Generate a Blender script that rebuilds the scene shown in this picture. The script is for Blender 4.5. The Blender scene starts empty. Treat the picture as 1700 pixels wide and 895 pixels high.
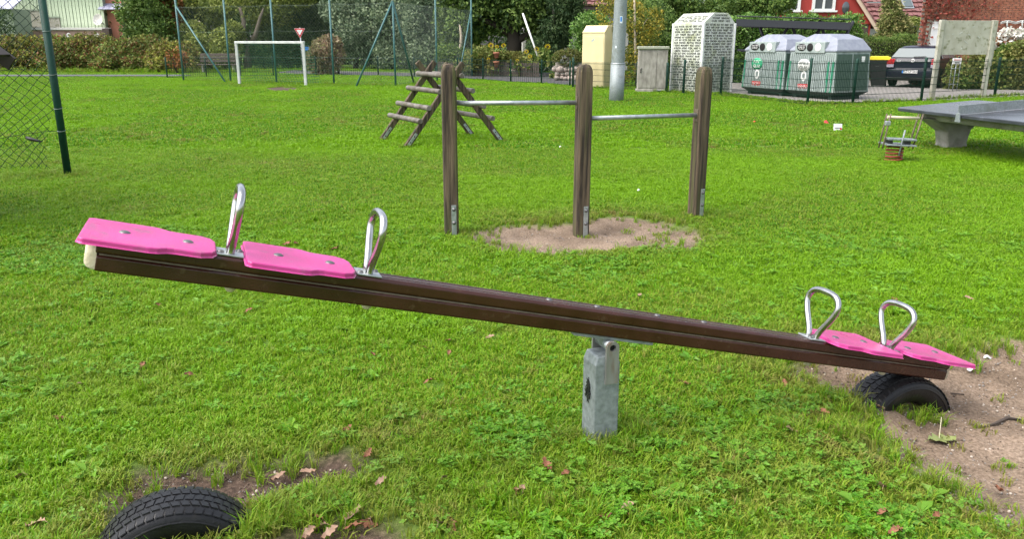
import bpy, math, random
import numpy as np
from mathutils import Vector, Matrix

# ------------------------------------------------------------------ camera, sky, sun, exposure
S = bpy.context.scene
COL = S.collection
EYE, PITCH, FPX = 1.6, math.radians(15.7), 1350.0
cam = bpy.data.cameras.new('camera'); cam.sensor_width = 36; cam.lens = 36 * FPX / 1700
cam.clip_start = 0.05; cam.clip_end = 400
cam_o = bpy.data.objects.new('camera', cam); COL.objects.link(cam_o)
cam_o.location = (0, 0, EYE); cam_o.rotation_euler = (math.pi / 2 - PITCH, 0, 0)
S.camera = cam_o
SUN_EL, SUN_AZ = math.radians(56), math.radians(-112)      # azimuth from +Y towards +X: high on the left, a little behind the camera
W = bpy.data.worlds.new('World'); S.world = W; W.use_nodes = True
nt = W.node_tree; bg = nt.nodes['Background']
sky = nt.nodes.new('ShaderNodeTexSky'); sky.sky_type = 'NISHITA'; sky.sun_disc = False
sky.sun_elevation = SUN_EL; sky.sun_rotation = SUN_AZ; sky.air_density = 1.0; sky.dust_density = 4.0; sky.ozone_density = 1.0
hs = nt.nodes.new('ShaderNodeHueSaturation'); hs.inputs['Saturation'].default_value = 0.45
nt.links.new(sky.outputs[0], hs.inputs['Color']); nt.links.new(hs.outputs[0], bg.inputs[0])
bg.inputs[1].default_value = 0.15
sun = bpy.data.lights.new('sun', 'SUN'); sun.energy = 1.15; sun.angle = math.radians(60); sun.color = (1, .955, .88)
sun_o = bpy.data.objects.new('sun', sun); COL.objects.link(sun_o)
sd = Vector((math.sin(SUN_AZ) * math.cos(SUN_EL), math.cos(SUN_AZ) * math.cos(SUN_EL), math.sin(SUN_EL)))
sun_o.rotation_euler = sd.to_track_quat('Z', 'Y').to_euler()
S.view_settings.view_transform = 'Standard'; S.view_settings.look = 'None'
S.view_settings.exposure = 1.32; S.view_settings.gamma = 1.0
S.render.resolution_x, S.render.resolution_y = 1024, 540
S.render.engine = 'CYCLES'

random.seed(7)
RNG = np.random.default_rng(7)

# ------------------------------------------------------------------ helpers: places
CT, ST = math.cos(PITCH), math.sin(PITCH)
def ray(px, py):
    u, v = (px - 850) / FPX, (447.5 - py) / FPX
    return Vector((u, CT + v * ST, -ST + v * CT))
def at(px, py, Y):                       # point of a sight line at distance Y in front of the camera
    d = ray(px, py); return Vector((0, 0, EYE)) + d * (Y / d.y)
def G(px, py, z=0.0):                    # point of a sight line on the level z
    d = ray(px, py); return Vector((0, 0, EYE)) + d * ((z - EYE) / d.z)
def mpp(Y, z=1.0): return (Y * CT + (EYE - z) * ST) / FPX     # metres per photo pixel at distance Y

# ------------------------------------------------------------------ helpers: objects
OFF = {}
def tag(o, label=None, cat=None, group=None, kind=None):
    if label: o['label'] = label
    if cat: o['category'] = cat
    if group: o['group'] = group
    if kind: o['kind'] = kind
    return o
def thing(name, label, cat, loc=(0, 0, 0), rot=(0, 0, 0), group=None):
    o = bpy.data.objects.new(name, None); COL.objects.link(o)
    o.location = loc; o.rotation_euler = rot; o.empty_display_size = 0.1
    OFF[o] = Vector(loc)
    return tag(o, label, cat, group)
def link(name, me, parent=None):
    o = bpy.data.objects.new(name, me); COL.objects.link(o)
    if parent is not None: o.parent = parent; OFF[o] = OFF.get(parent, Vector())
    return o
def copy_tree(o, parent=None):
    c = o.copy(); COL.objects.link(c)
    if parent is not None: c.parent = parent
    for ch in list(o.children): copy_tree(ch, c)
    return c
def np_mesh(name, v, f, mat=None, smooth=False):
    v = np.asarray(v, np.float32); f = np.asarray(f, np.int32); k = f.shape[1]
    me = bpy.data.meshes.new(name)
    me.vertices.add(len(v)); me.vertices.foreach_set('co', v.ravel())
    me.loops.add(f.size); me.loops.foreach_set('vertex_index', f.ravel())
    me.polygons.add(len(f)); me.polygons.foreach_set('loop_start', np.arange(0, f.size, k, dtype=np.int32))
    me.polygons.foreach_set('use_smooth', np.full(len(f), smooth))
    me.update(calc_edges=True)
    if mat: me.materials.append(mat)
    return me
def frame(d):
    d = Vector(d).normalized()
    a = Vector((0, 0, 1)) if abs(d.z) < .95 else Vector((1, 0, 0))
    x = d.cross(a).normalized(); return x, x.cross(d).normalized(), d
class MB:
    def __init__(s): s.v, s.f, s.s = [], [], []
    def add(s, v, f, sm=False):
        n = len(s.v); s.v += [tuple(p) for p in v]; s.f += [tuple(i + n for i in q) for q in f]; s.s += [sm] * len(f); return s
    def box(s, c, d, R=None):
        c = Vector(c); R = R or Matrix.Identity(3)
        v = [c + R @ Vector((x * d[0] / 2, y * d[1] / 2, z * d[2] / 2)) for x in (-1, 1) for y in (-1, 1) for z in (-1, 1)]
        return s.add(v, [(0, 1, 3, 2), (4, 6, 7, 5), (0, 4, 5, 1), (2, 3, 7, 6), (0, 2, 6, 4), (1, 5, 7, 3)])
    def bar(s, p0, p1, w, h, up=(0, 0, 1)):
        p0, p1 = Vector(p0), Vector(p1); d = (p1 - p0); L = d.length; d.normalize()
        up = Vector(up)
        if abs(d.dot(up)) > .97: up = Vector((0, 1, 0))
        x = d.cross(up).normalized(); z = x.cross(d).normalized()
        R = Matrix((x, d, z)).transposed()
        return s.box((p0 + p1) / 2, (w, L, h), R)
    def tube(s, pts, r, n=8, closed=False, cap=True):
        pts = [Vector(p) for p in pts]; m = len(pts)
        r = list(r) if hasattr(r, '__len__') else [r] * m
        v = []; px = None
        for i, p in enumerate(pts):
            a = pts[(i - 1) % m] if (i > 0 or closed) else p
            b = pts[(i + 1) % m] if (i < m - 1 or closed) else p
            t = (b - a).normalized()
            if px is None: x = frame(t)[0]; y = t.cross(x)
            else:
                x = (px - t * px.dot(t)); x = x.normalized() if x.length > 1e-6 else frame(t)[0]
                y = t.cross(x)
            px = x
            v += [p + (x * math.cos(2 * math.pi * k / n) + y * math.sin(2 * math.pi * k / n)) * r[i] for k in range(n)]
        f = [(i * n + k, i * n + (k + 1) % n, ((i + 1) % m) * n + (k + 1) % n, ((i + 1) % m) * n + k) for i in range(m if closed else m - 1) for k in range(n)]
        s.add(v, f, True)
        if cap and not closed:
            b = len(s.v) - m * n
            s.f += [tuple(b + k for k in range(n))[::-1], tuple(b + (m - 1) * n + k for k in range(n))]; s.s += [False, False]
        return s
    def cyl(s, p0, p1, r0, r1=None, n=14): return s.tube([p0, p1], [r0, r0 if r1 is None else r1], n)
    def prism(s, poly, h, M=None):
        M = M or Matrix.Identity(4); n = len(poly)
        v = [M @ Vector((x, y, 0)) for x, y in poly] + [M @ Vector((x, y, h)) for x, y in poly]
        f = [tuple(range(n))[::-1], tuple(range(n, 2 * n))] + [(i, (i + 1) % n, n + (i + 1) % n, n + i) for i in range(n)]
        return s.add(v, f)
    def lathe(s, prof, c=(0, 0, 0), n=16, R=None, a0=0, a1=2 * math.pi, sm=True):
        c = Vector(c); R = R or Matrix.Identity(3); full = abs(a1 - a0 - 2 * math.pi) < 1e-6; m = n if full else n + 1
        v = [c + R @ Vector((r * math.cos(a0 + (a1 - a0) * k / n), r * math.sin(a0 + (a1 - a0) * k / n), z)) for r, z in prof for k in range(m)]
        f = [(i * m + k, i * m + (k + 1) % m, (i + 1) * m + (k + 1) % m, (i + 1) * m + k) for i in range(len(prof) - 1) for k in range(n)]
        return s.add(v, f, sm)
    def mesh(s, name, mat, off=Vector()):
        me = bpy.data.meshes.new(name); off = Vector(off)
        me.from_pydata([tuple(Vector(p) - off) for p in s.v], [], s.f)
        me.polygons.foreach_set('use_smooth', s.s)
        if mat: me.materials.append(mat)
        me.update(); return me
    def build(s, name, mat, parent=None, bevel=0, seg=2, local=False):
        off = Vector() if (local or parent is None) else OFF.get(parent, Vector())
        o = link(name, s.mesh(name, mat, off), parent)
        if bevel:
            b = o.modifiers.new('bevel', 'BEVEL'); b.width = bevel; b.segments = seg; b.limit_method = 'ANGLE'; b.angle_limit = .6
        return o
def text_mesh(t, size, mat, extrude=.001, space=1.0, bold=0.0):
    c = bpy.data.curves.new('lettering', 'FONT'); c.body = t; c.size = size; c.extrude = extrude
    c.align_x = 'CENTER'; c.align_y = 'CENTER'; c.space_character = space; c.offset = bold; c.resolution_u = 2
    o = bpy.data.objects.new('lettering', c); COL.objects.link(o)
    dg = bpy.context.evaluated_depsgraph_get()
    me = bpy.data.meshes.new_from_object(o.evaluated_get(dg)); me.name = 'lettering'
    me.materials.clear(); me.materials.append(mat)
    bpy.data.objects.remove(o); bpy.data.curves.remove(c)
    return me
def put(name, me, parent, loc, R):           # R: columns = right, up, outward normal
    o = link(name, me, parent); o.matrix_local = Matrix.Translation(loc) @ R.to_4x4(); return o
def rot3(x, y, z): return Matrix((Vector(x), Vector(y), Vector(z))).transposed()

# ------------------------------------------------------------------ helpers: noise and regions
def vnoise(x, y, seed=0):
    xi, yi = np.floor(x).astype(np.int64), np.floor(y).astype(np.int64); fx, fy = x - xi, y - yi
    fx, fy = fx * fx * (3 - 2 * fx), fy * fy * (3 - 2 * fy)
    def h(a, b):
        n = (a * 374761393 + b * 668265263 + seed * 974711) & 0x7fffffff
        n = ((n ^ (n >> 13)) * 1274126177) & 0x7fffffff
        return ((n ^ (n >> 16)) & 0xffff) / 65535.0
    return (h(xi, yi) * (1 - fx) + h(xi + 1, yi) * fx) * (1 - fy) + (h(xi, yi + 1) * (1 - fx) + h(xi + 1, yi + 1) * fx) * fy
def fbm(x, y, sc, seed=0, o=4):
    t = 0; a = .5; n = 0
    for i in range(o): t = t + a * vnoise(x * sc * 2 ** i, y * sc * 2 ** i, seed + i); n += a; a *= .5
    return t / n - .5
def sdist(x, y, poly):                        # signed distance, positive inside
    d = np.full(x.shape, 1e9); ins = np.zeros(x.shape, bool); n = len(poly)
    for i in range(n):
        ax, ay = poly[i]; bx, by = poly[(i + 1) % n]
        ex, ey = bx - ax, by - ay; t = np.clip(((x - ax) * ex + (y - ay) * ey) / (ex * ex + ey * ey), 0, 1)
        d = np.minimum(d, np.hypot(x - ax - t * ex, y - ay - t * ey))
        c = ((ay > y) != (by > y)) & (x < ex * (y - ay) / (ey if abs(ey) > 1e-9 else 1e-9) + ax); ins ^= c
    return np.where(ins, d, -d)
def sm(a, b, x): t = np.clip((x - a) / (b - a), 0, 1); return t * t * (3 - 2 * t)
def gpoly(pp, z=0): return [tuple(G(x, y, z).xy) for x, y in pp]
SAND_BARS = gpoly([(772, 390), (825, 377), (900, 373), (960, 367), (1040, 365), (1100, 372), (1150, 384), (1180, 398), (1125, 409), (1040, 416), (960, 422), (880, 420), (815, 407)])
SAND_PIT = gpoly([(2300, 592), (2600, 1100), (1740, 950), (1625, 880), (1540, 822), (1450, 772), (1395, 730), (1435, 692), (1400, 668), (1330, 652), (1285, 632), (1340, 614), (1450, 602), (1560, 606), (1620, 600), (1700, 590)], -.08)
DIRT_TYRE = gpoly([(205, 812), (250, 785), (330, 772), (430, 768), (560, 762), (578, 774), (520, 792), (450, 808), (410, 835), (380, 860), (300, 850), (200, 860)])
DIRT_NEAR = gpoly([(440, 905), (500, 872), (590, 862), (640, 880), (670, 950), (430, 960)])
DIRT_GOAL = gpoly([(436, 147), (465, 144), (492, 146), (500, 149), (465, 152)])
DIRT_SMALL = gpoly([(612, 720), (650, 708), (690, 714), (680, 728), (640, 734)])
def regions(x, y):
    n = fbm(x, y, 2.2, 3) ; n2 = fbm(x, y, 9, 11)
    bars = sdist(x, y, SAND_BARS) + n * .35 + n2 * .12
    pit = sdist(x, y, SAND_PIT) + n * .22 + n2 * .16
    d1 = sdist(x, y, DIRT_TYRE) + n * .12 + n2 * .1
    d2 = np.maximum(sdist(x, y, DIRT_NEAR), np.maximum(sdist(x, y, DIRT_SMALL) - .12, sdist(x, y, DIRT_GOAL))) + n * .1 + n2 * .1
    return bars, pit, d1, d2
def gz(x, y):
    x = np.atleast_1d(np.asarray(x, float)); y = np.atleast_1d(np.asarray(y, float))
    fade = 1 - sm(9, 18, y)
    z = .05 * np.exp(-((x - .4) ** 2 + (y - 3.0) ** 2) / .6) + fbm(x, y, .9, 21, 3) * .05 * fade + fbm(x, y, 5, 29, 2) * .016 * fade
    z = z - .12 * sm(-.12, .38, sdist(x, y, SAND_PIT)) - .05 * sm(-.1, .25, sdist(x, y, SAND_BARS)) - .05 * sm(-.1, .12, sdist(x, y, DIRT_TYRE)) - .03 * sm(-.1, .15, sdist(x, y, DIRT_NEAR))
    return z
def gz1(x, y): return float(gz(x, y)[0])
def gnd(px, py):
    p = G(px, py)
    for _ in range(3): p = G(px, py, gz1(p.x, p.y))
    return p

# ------------------------------------------------------------------ helpers: materials
def M(name, c, rough=.6, metal=0.0, c2=None, sc=8.0, bump=0.0, bsc=60.0, stretch=(1, 1, 1), spec=.5, c3=None, sc3=3.0, t3=(.55, .7), coat=0, detail=6, rw=.18):
    m = bpy.data.materials.new(name); m.use_nodes = True; t = m.node_tree; N, L = t.nodes, t.links; b = N['Principled BSDF']
    b.inputs['Roughness'].default_value = rough; b.inputs['Metallic'].default_value = metal; b.inputs['Specular IOR Level'].default_value = spec
    b.inputs['Base Color'].default_value = (*c, 1)
    if coat: b.inputs['Coat Weight'].default_value = coat; b.inputs['Coat Roughness'].default_value = .12
    if c2 or bump or c3:
        tc = N.new('ShaderNodeTexCoord'); mp = N.new('ShaderNodeMapping'); mp.inputs['Scale'].default_value = stretch
        L.new(tc.outputs['Object'], mp.inputs[0])
    def noise(s, d=detail):
        n = N.new('ShaderNodeTexNoise'); n.inputs['Scale'].default_value = s; n.inputs['Detail'].default_value = d; L.new(mp.outputs[0], n.inputs['Vector']); return n
    last = None
    if c2:
        n = noise(sc); r = N.new('ShaderNodeValToRGB'); r.color_ramp.elements[0].position = .5 - rw; r.color_ramp.elements[1].position = .5 + rw
        r.color_ramp.elements[0].color = (*c, 1); r.color_ramp.elements[1].color = (*c2, 1)
        L.new(n.outputs['Fac'], r.inputs[0]); last = r.outputs[0]; L.new(last, b.inputs['Base Color'])
        mr = N.new('ShaderNodeMapRange'); mr.inputs['To Min'].default_value = max(rough - .12, .05); mr.inputs['To Max'].default_value = min(rough + .15, 1)
        L.new(n.outputs['Fac'], mr.inputs['Value']); L.new(mr.outputs[0], b.inputs['Roughness'])
    if c3:
        n3 = noise(sc3); mx = N.new('ShaderNodeMix'); mx.data_type = 'RGBA'
        mr3 = N.new('ShaderNodeMapRange'); mr3.inputs['From Min'].default_value, mr3.inputs['From Max'].default_value = t3
        L.new(n3.outputs['Fac'], mr3.inputs['Value']); L.new(mr3.outputs[0], mx.inputs['Factor'])
        if last: L.new(last, mx.inputs['A'])
        else: mx.inputs['A'].default_value = (*c, 1)
        mx.inputs['B'].default_value = (*c3, 1); L.new(mx.outputs['Result'], b.inputs['Base Color'])
    if bump:
        n = noise(bsc); bp = N.new('ShaderNodeBump'); bp.inputs['Strength'].default_value = bump; bp.inputs['Distance'].default_value = .01
        L.new(n.outputs['Fac'], bp.inputs['Height']); L.new(bp.outputs[0], b.inputs['Normal'])
    return m
def leafmat(name, cols, rough=.5, trans=.3, patch=None, psc=.6, inst=False):
    """cols: list of colours spread over the random value of each leaf; patch: second tint by place"""
    m = bpy.data.materials.new(name); m.use_nodes = True; t = m.node_tree; N, L = t.nodes, t.links; b = N['Principled BSDF']
    g = N.new('ShaderNodeNewGeometry'); r = N.new('ShaderNodeValToRGB'); e = r.color_ramp.elements
    while len(e) < len(cols): e.new(.5)
    for i, c in enumerate(cols): e[i].position = (i + .2) / len(cols); e[i].color = (*c, 1)
    L.new(g.outputs['Random Per Island'], r.inputs[0]); out = r.outputs[0]
    if patch:
        tc = N.new('ShaderNodeTexCoord'); n = N.new('ShaderNodeTexNoise'); n.inputs['Scale'].default_value = psc; n.inputs['Detail'].default_value = 3
        L.new(g.outputs['Position'], n.inputs['Vector'])
        mr = N.new('ShaderNodeMapRange'); mr.inputs['From Min'].default_value = .45; mr.inputs['From Max'].default_value = .65; L.new(n.outputs['Fac'], mr.inputs['Value'])
        mx = N.new('ShaderNodeMix'); mx.data_type = 'RGBA'; mx.inputs['B'].default_value = (*patch, 1)
        ml = N.new('ShaderNodeMath'); ml.operation = 'MULTIPLY'; ml.inputs[1].default_value = .7; L.new(mr.outputs[0], ml.inputs[0])
        L.new(ml.outputs[0], mx.inputs['Factor']); L.new(out, mx.inputs['A']); out = mx.outputs['Result']
    if inst:                                   # each tuft carries its own tone and dryness
        a = N.new('ShaderNodeAttribute'); a.attribute_type = 'INSTANCER'; a.attribute_name = 'dry'
        mx = N.new('ShaderNodeMix'); mx.data_type = 'RGBA'; mx.inputs['B'].default_value = (.27, .22, .07, 1)
        L.new(a.outputs['Fac'], mx.inputs['Factor']); L.new(out, mx.inputs['A']); out = mx.outputs['Result']
        a2 = N.new('ShaderNodeAttribute'); a2.attribute_type = 'INSTANCER'; a2.attribute_name = 'tone'
        mx = N.new('ShaderNodeMix'); mx.data_type = 'RGBA'; mx.blend_type = 'MIX'; mx.inputs['B'].default_value = (.19, .37, .008, 1)
        L.new(a2.outputs['Fac'], mx.inputs['Factor']); L.new(out, mx.inputs['A']); out = mx.outputs['Result']
    L.new(out, b.inputs['Base Color']); b.inputs['Roughness'].default_value = rough; b.inputs['Specular IOR Level'].default_value = .24
    tr = N.new('ShaderNodeBsdfTranslucent'); L.new(out, tr.inputs[0]); mixs = N.new('ShaderNodeMixShader'); mixs.inputs[0].default_value = trans
    L.new(b.outputs[0], mixs.inputs[1]); L.new(tr.outputs[0], mixs.inputs[2]); L.new(mixs.outputs[0], N['Material Output'].inputs[0])
    return m
MATS = dict(
    galv=M('galvanised_steel', (.30, .33, .34), .42, .75, (.46, .49, .50), 22, .08, 90),
    galv_dull=M('dull_zinc', (.18, .205, .208), .55, .35, (.29, .325, .33), 45, .15, 60, c3=(.18, .20, .18), sc3=5),
    stainless=M('stainless_tube', (.42, .42, .41), .22, 1.0, (.52, .52, .51), 25),
    bolt=M('bolt_steel', (.17, .17, .17), .5, .8),
    beam=M('brown_plastic_profile', (.032, .009, .005), .22, 0, (.05, .016, .010), 9, .15, 160, spec=.5, c3=(.085, .05, .03), sc3=26, t3=(.62, .78)),
    beam_end=M('pale_foam_core', (.62, .56, .42), .8, 0, (.45, .40, .28), 18, .5, 40),
    core_line=M('joint_line', (.11, .09, .065), .8, 0, (.19, .16, .12), 30),
    rusty=M('rust_streaked_zinc', (.20, .20, .185), .5, .4, (.31, .31, .295), 14, .1, 60, c3=(.17, .095, .05), sc3=18, t3=(.55, .75), stretch=(1, 1, .25)),
    rubber_pad=M('cream_rubber', (.5, .45, .32), .7),
    pink=M('pink_plastic', (.48, .022, .19), .30, 0, (.55, .055, .27), 5, .3, 240, spec=.6, c3=(.28, .08, .16), sc3=16, t3=(.56, .80)),
    tyre=M('black_rubber', (.005, .005, .0055), .4, 0, (.010, .010, .011), 10, .2, 70, spec=.35, c3=(.035, .028, .021), sc3=9, t3=(.6, .82)),
    wood=M('weathered_wood', (.024, .0155, .009), .8, 0, (.13, .094, .057), 7, .9, 30, (5, 5, .28), rw=.11, detail=10, c3=(.06, .07, .016), sc3=2.6, t3=(.50, .68)),
    wood_pole=M('weathered_pole', (.06, .045, .03), .75, 0, (.19, .15, .10), 9, .5, 40, c3=(.08, .085, .03), sc3=4, t3=(.56, .76)),
    rung=M('worn_grey_rung', (.075, .06, .045), .6, 0, (.19, .175, .155), 9, .4, 40, c3=(.10, .085, .05), sc3=6, t3=(.55, .7)),
    green_paint=M('dark_green_coating', (.004, .035, .022), .5, 0, (.007, .048, .032), 20, spec=.3),
    bluegreen=M('blue_green_coating', (.03, .10, .10), .45, 0, (.05, .15, .15), 12),
    wire=M('grey_wire', (.16, .20, .18), .5, .3),
    wire_dark=M('dark_green_wire', (.007, .028, .017), .6, spec=.2),
    net=M('green_net_cord', (.02, .12, .06), .8),
    white_paint=M('white_paint', (.42, .44, .42), .5, 0, (.55, .57, .55), 6),
    sign_white=M('sign_white', (.78, .78, .76), .4), sign_red=M('sign_red', (.55, .02, .03), .4), blue=M('sign_blue', (.02, .2, .6), .4),
    black=M('black_plastic', (.015, .015, .016), .45), dark=M('dark_gap', (.008, .008, .008), .9),
    cream=M('cream_cabinet', (.66, .55, .30), .55, 0, (.70, .60, .35), 3, c3=(.45, .36, .2), sc3=5, t3=(.68, .85)),
    grey_cab=M('grey_concrete_cabinet', (.19, .175, .15), .85, 0, (.36, .34, .30), 9, .3, 50, (1, 1, .4)),
    cab_lid=M('mossy_lid', (.28, .30, .22), .85, 0, (.36, .37, .30), 12),
    kiosk=M('white_kiosk_panel', (.58, .60, .56), .55, 0, (.48, .51, .41), 5, c3=(.30, .33, .14), sc3=2.4, t3=(.52, .78)),
    ink=M('dark_ink', (.06, .062, .055), .6),
    con_body=M('grey_glassfibre', (.23, .27, .26), .45, 0, (.33, .38, .37), 12, c3=(.16, .20, .185), sc3=4, stretch=(1, 1, .3)),
    con_side=M('green_glassfibre', (.035, .07, .05), .5, 0, (.06, .10, .08), 12),
    con_roof=M('pale_grey_roof', (.20, .215, .27), .45, 0, (.26, .28, .33), 8),
    con_green=M('bright_green_strip', (.02, .22, .12), .5),
    con_base=M('dark_green_base', (.012, .03, .022), .5),
    lab_green=M('green_label', (.03, .38, .18), .5),
    car=M('dark_blue_car_paint', (.004, .005, .016), .3, .0, spec=.4, coat=.25), glass=M('car_glass', (.10, .125, .13), .15, .0, spec=.6),
    lamp_red=M('tail_light_red', (.35, .01, .015), .2, coat=.6), lamp_clear=M('tail_light_clear', (.4, .35, .42), .2),
    yellow=M('yellow_lid', (.75, .62, .02), .5),
    board=M('weathered_board', (.33, .32, .255), .85, 0, (.45, .44, .37), 4, .2, 40, c3=(.17, .18, .10), sc3=7),
    concrete=M('wet_concrete', (.23, .22, .19), .8, 0, (.34, .33, .29), 6, .4, 40, c3=(.14, .15, .10), sc3=4),
    slab=M('wet_grey_slab', (.03, .033, .04), .22, 0, (.065, .07, .085), 3, .1, 60),
    spring=M('red_spring', (.30, .04, .02), .5, 0, (.22, .05, .03), 30),
    asphalt=M('asphalt', (.05, .05, .052), .8, 0, (.075, .073, .072), 6, .4, 90), path=M('grey_path', (.10, .105, .11), .95, 0, (.14, .145, .15), 5, spec=.1),
    pavers=M('light_pavers', (.22, .20, .18), .8, 0, (.30, .28, .26), 7, .2, 60),
    shed=M('pale_green_boards', (.52, .62, .42), .7, 0, (.62, .71, .52), 3), shed_dark=M('grey_green_board', (.28, .33, .25), .8),
    pinkwall=M('pinkish_render', (.32, .20, .17), .9, 0, (.40, .28, .24), 2, c3=(.22, .13, .10), sc3=4), salmon=M('salmon_render', (.50, .20, .13), .85, 0, (.55, .24, .16), 3),
    cap_white=M('pale_coping', (.6, .58, .54), .8), lilac=M('lilac_metal_sheet', (.36, .36, .46), .5),
    redwall=M('red_painted_wall', (.30, .028, .02), .7, 0, (.36, .04, .03), 3), frame_white=M('white_window_frame', (.74, .74, .72), .5), pane=M('window_pane', (.06, .07, .075), .08, spec=1.0),
    verge=M('cream_verge', (.6, .45, .34), .7), tile=M('brown_red_tile', (.17, .07, .07), .6, 0, (.24, .11, .10), 9), darkwood=M('dark_board', (.05, .035, .03), .8, 0, (.09, .065, .055), 12),
    brick=M('red_brick', (.26, .085, .05), .85, 0, (.38, .15, .09), 3.2, .3, 60, c3=(.13, .05, .04), sc3=9, t3=(.5, .7)), mortar=M('mortar', (.30, .27, .23), .95),
    housewall=M('off_white_render', (.46, .45, .43), .85), terracotta=M('terracotta', (.42, .17, .10), .8),
    stone=M('field_stone', (.26, .22, .19), .85, 0, (.46, .37, .32), 2.5, .4, 25),
    bark=M('grey_bark', (.13, .105, .08), .9, 0, (.22, .18, .14), 14, .6, 30, (1, 1, .3)), bark_pale=M('pale_bark', (.30, .25, .18), .85, 0, (.42, .36, .27), 10, .4, 30), bark_dark=M('dark_bark', (.04, .032, .024), .95),
    petal=M('yellow_petal', (.85, .62, .01), .6), seedhead=M('seed_head', (.10, .05, .015), .9), white_flower=M('white_flower', (.7, .68, .62), .7),
    oldfence=M('old_grey_picket', (.07, .055, .045), .9, 0, (.13, .11, .09), 9), blue_panel=M('dark_solar_sheet', (.02, .022, .03), .2, coat=.5), solar_under=M('dark_steel', (.03, .033, .04), .5, .3),
    leaf_brown=M('dry_leaf', (.15, .05, .022), .7, 0, (.23, .10, .05), 30), leaf_pale=M('faded_leaf', (.25, .14, .085), .7, 0, (.32, .21, .15), 30), leaf_green=M('fallen_green_leaf', (.16, .21, .06), .6, 0, (.24, .26, .09), 30),
    twig=M('dark_twig', (.06, .045, .035), .9), litter_red=M('red_plastic', (.62, .02, .02), .4), litter_white=M('white_litter', (.7, .7, .7), .6), sticker=M('sticker_white', (.7, .75, .8), .5),
    playhouse=M('dark_stained_wood', (.018, .012, .010), .6, 0, (.035, .024, .018), 20),
)
# ------------------------------------------------------------------ ground
def axis(segs):
    out = []
    for a, b, st in segs: out += list(np.arange(a, b, st))
    return np.array(out + [segs[-1][1]])
gx = axis([(-160, -40, 15), (-40, -12, 2), (-12, -3.6, .2), (-3.6, 4.6, .03), (4.6, 12, .2), (12, 40, 2), (40, 160, 15)])
gy = axis([(-30, -2, 4), (-2, 1.4, .3), (1.4, 4.8, .03), (4.8, 9, .05), (9, 14, .2), (14, 40, .8), (40, 200, 16)])
XX, YY = np.meshgrid(gx, gy); ZZ = gz(XX.ravel(), YY.ravel()).reshape(XX.shape)
bars, pit, d1, d2 = regions(XX.ravel(), YY.ravel())
sandm = np.maximum(sm(-.09, .06, bars), sm(-.10, .07, pit)); dirtm = np.maximum(sm(-.16, .04, d1), sm(-.14, .05, d2))
fine = fbm(XX.ravel(), YY.ravel(), 14, 41, 3)
near = (np.abs(XX.ravel()) < 5) & (YY.ravel() < 9)
ZF = ZZ.ravel() + np.where(near, np.maximum(sandm, dirtm) * fine * .03, 0)
nx, ny = len(gx), len(gy)
idx = np.arange(nx * ny).reshape(ny, nx)
quads = np.stack([idx[:-1, :-1], idx[:-1, 1:], idx[1:, 1:], idx[1:, :-1]], -1).reshape(-1, 4)
m = bpy.data.materials.new('lawn_soil_sand'); m.use_nodes = True; N, L = m.node_tree.nodes, m.node_tree.links; b = N['Principled BSDF']
def nz(sc, det=6):
    n = N.new('ShaderNodeTexNoise'); n.inputs['Scale'].default_value = sc; n.inputs['Detail'].default_value = det; L.new(geo.outputs['Position'], n.inputs['Vector']); return n
def ramp(src, *stops):
    r = N.new('ShaderNodeValToRGB'); e = r.color_ramp.elements
    while len(e) < len(stops): e.new(.5)
    for i, (p, c) in enumerate(stops): e[i].position = p; e[i].color = (*c, 1)
    L.new(src, r.inputs[0]); return r.outputs[0]
def mixc(f, a, bb):
    x = N.new('ShaderNodeMix'); x.data_type = 'RGBA'; L.new(f, x.inputs['Factor']); L.new(a, x.inputs['A']); L.new(bb, x.inputs['B']); return x.outputs['Result']
geo = N.new('ShaderNodeNewGeometry')
at1 = N.new('ShaderNodeAttribute'); at1.attribute_name = 'sand'; at2 = N.new('ShaderNodeAttribute'); at2.attribute_name = 'dirt'
grass_c = ramp(nz(2.3).outputs['Fac'], (.3, (.06, .12, .010)), (.55, (.09, .17, .012)), (.75, (.12, .16, .02)))
sand_c = ramp(nz(70, 8).outputs['Fac'], (.28, (.13, .092, .064)), (.48, (.235, .172, .122)), (.62, (.30, .224, .163)), (.78, (.38, .30, .23)))
sand_b = ramp(nz(3.0).outputs['Fac'], (.35, (.55, .53, .50)), (.65, (1, 1, 1)))
ml = N.new('ShaderNodeMix'); ml.data_type = 'RGBA'; ml.blend_type = 'MULTIPLY'; ml.inputs['Factor'].default_value = 1; L.new(sand_c, ml.inputs['A']); L.new(sand_b, ml.inputs['B'])
dirt_c = ramp(nz(45, 8).outputs['Fac'], (.3, (.035, .023, .016)), (.55, (.085, .056, .04)), (.75, (.15, .105, .078)))
c = mixc(at1.outputs['Fac'], grass_c, ml.outputs['Result']); c = mixc(at2.outputs['Fac'], c, dirt_c)
L.new(c, b.inputs['Base Color']); b.inputs['Roughness'].default_value = .85; b.inputs['Specular IOR Level'].default_value = .25
bp = N.new('ShaderNodeBump'); bp.inputs['Strength'].default_value = .8; bp.inputs['Distance'].default_value = .012
L.new(nz(90, 5).outputs['Fac'], bp.inputs['Height']); L.new(bp.outputs[0], b.inputs['Normal'])
me = np_mesh('ground', np.stack([XX.ravel(), YY.ravel(), ZF], -1), quads, m, True)
for an, av in (('sand', sandm), ('dirt', dirtm)):
    a = me.attributes.new(an, 'FLOAT', 'POINT'); a.data.foreach_set('value', av.astype(np.float32))
tag(link('ground', me), kind='structure')
def sheet(name, pts, z, mat):
    mb = MB(); n = len(pts); mb.add([(x, y, z) for x, y in pts] + [(x, y, z - .1) for x, y in pts], [tuple(range(n))] + [(i, n + i, n + (i + 1) % n, (i + 1) % n) for i in range(n)])
    return tag(mb.build(name, mat), kind='structure')
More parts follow.
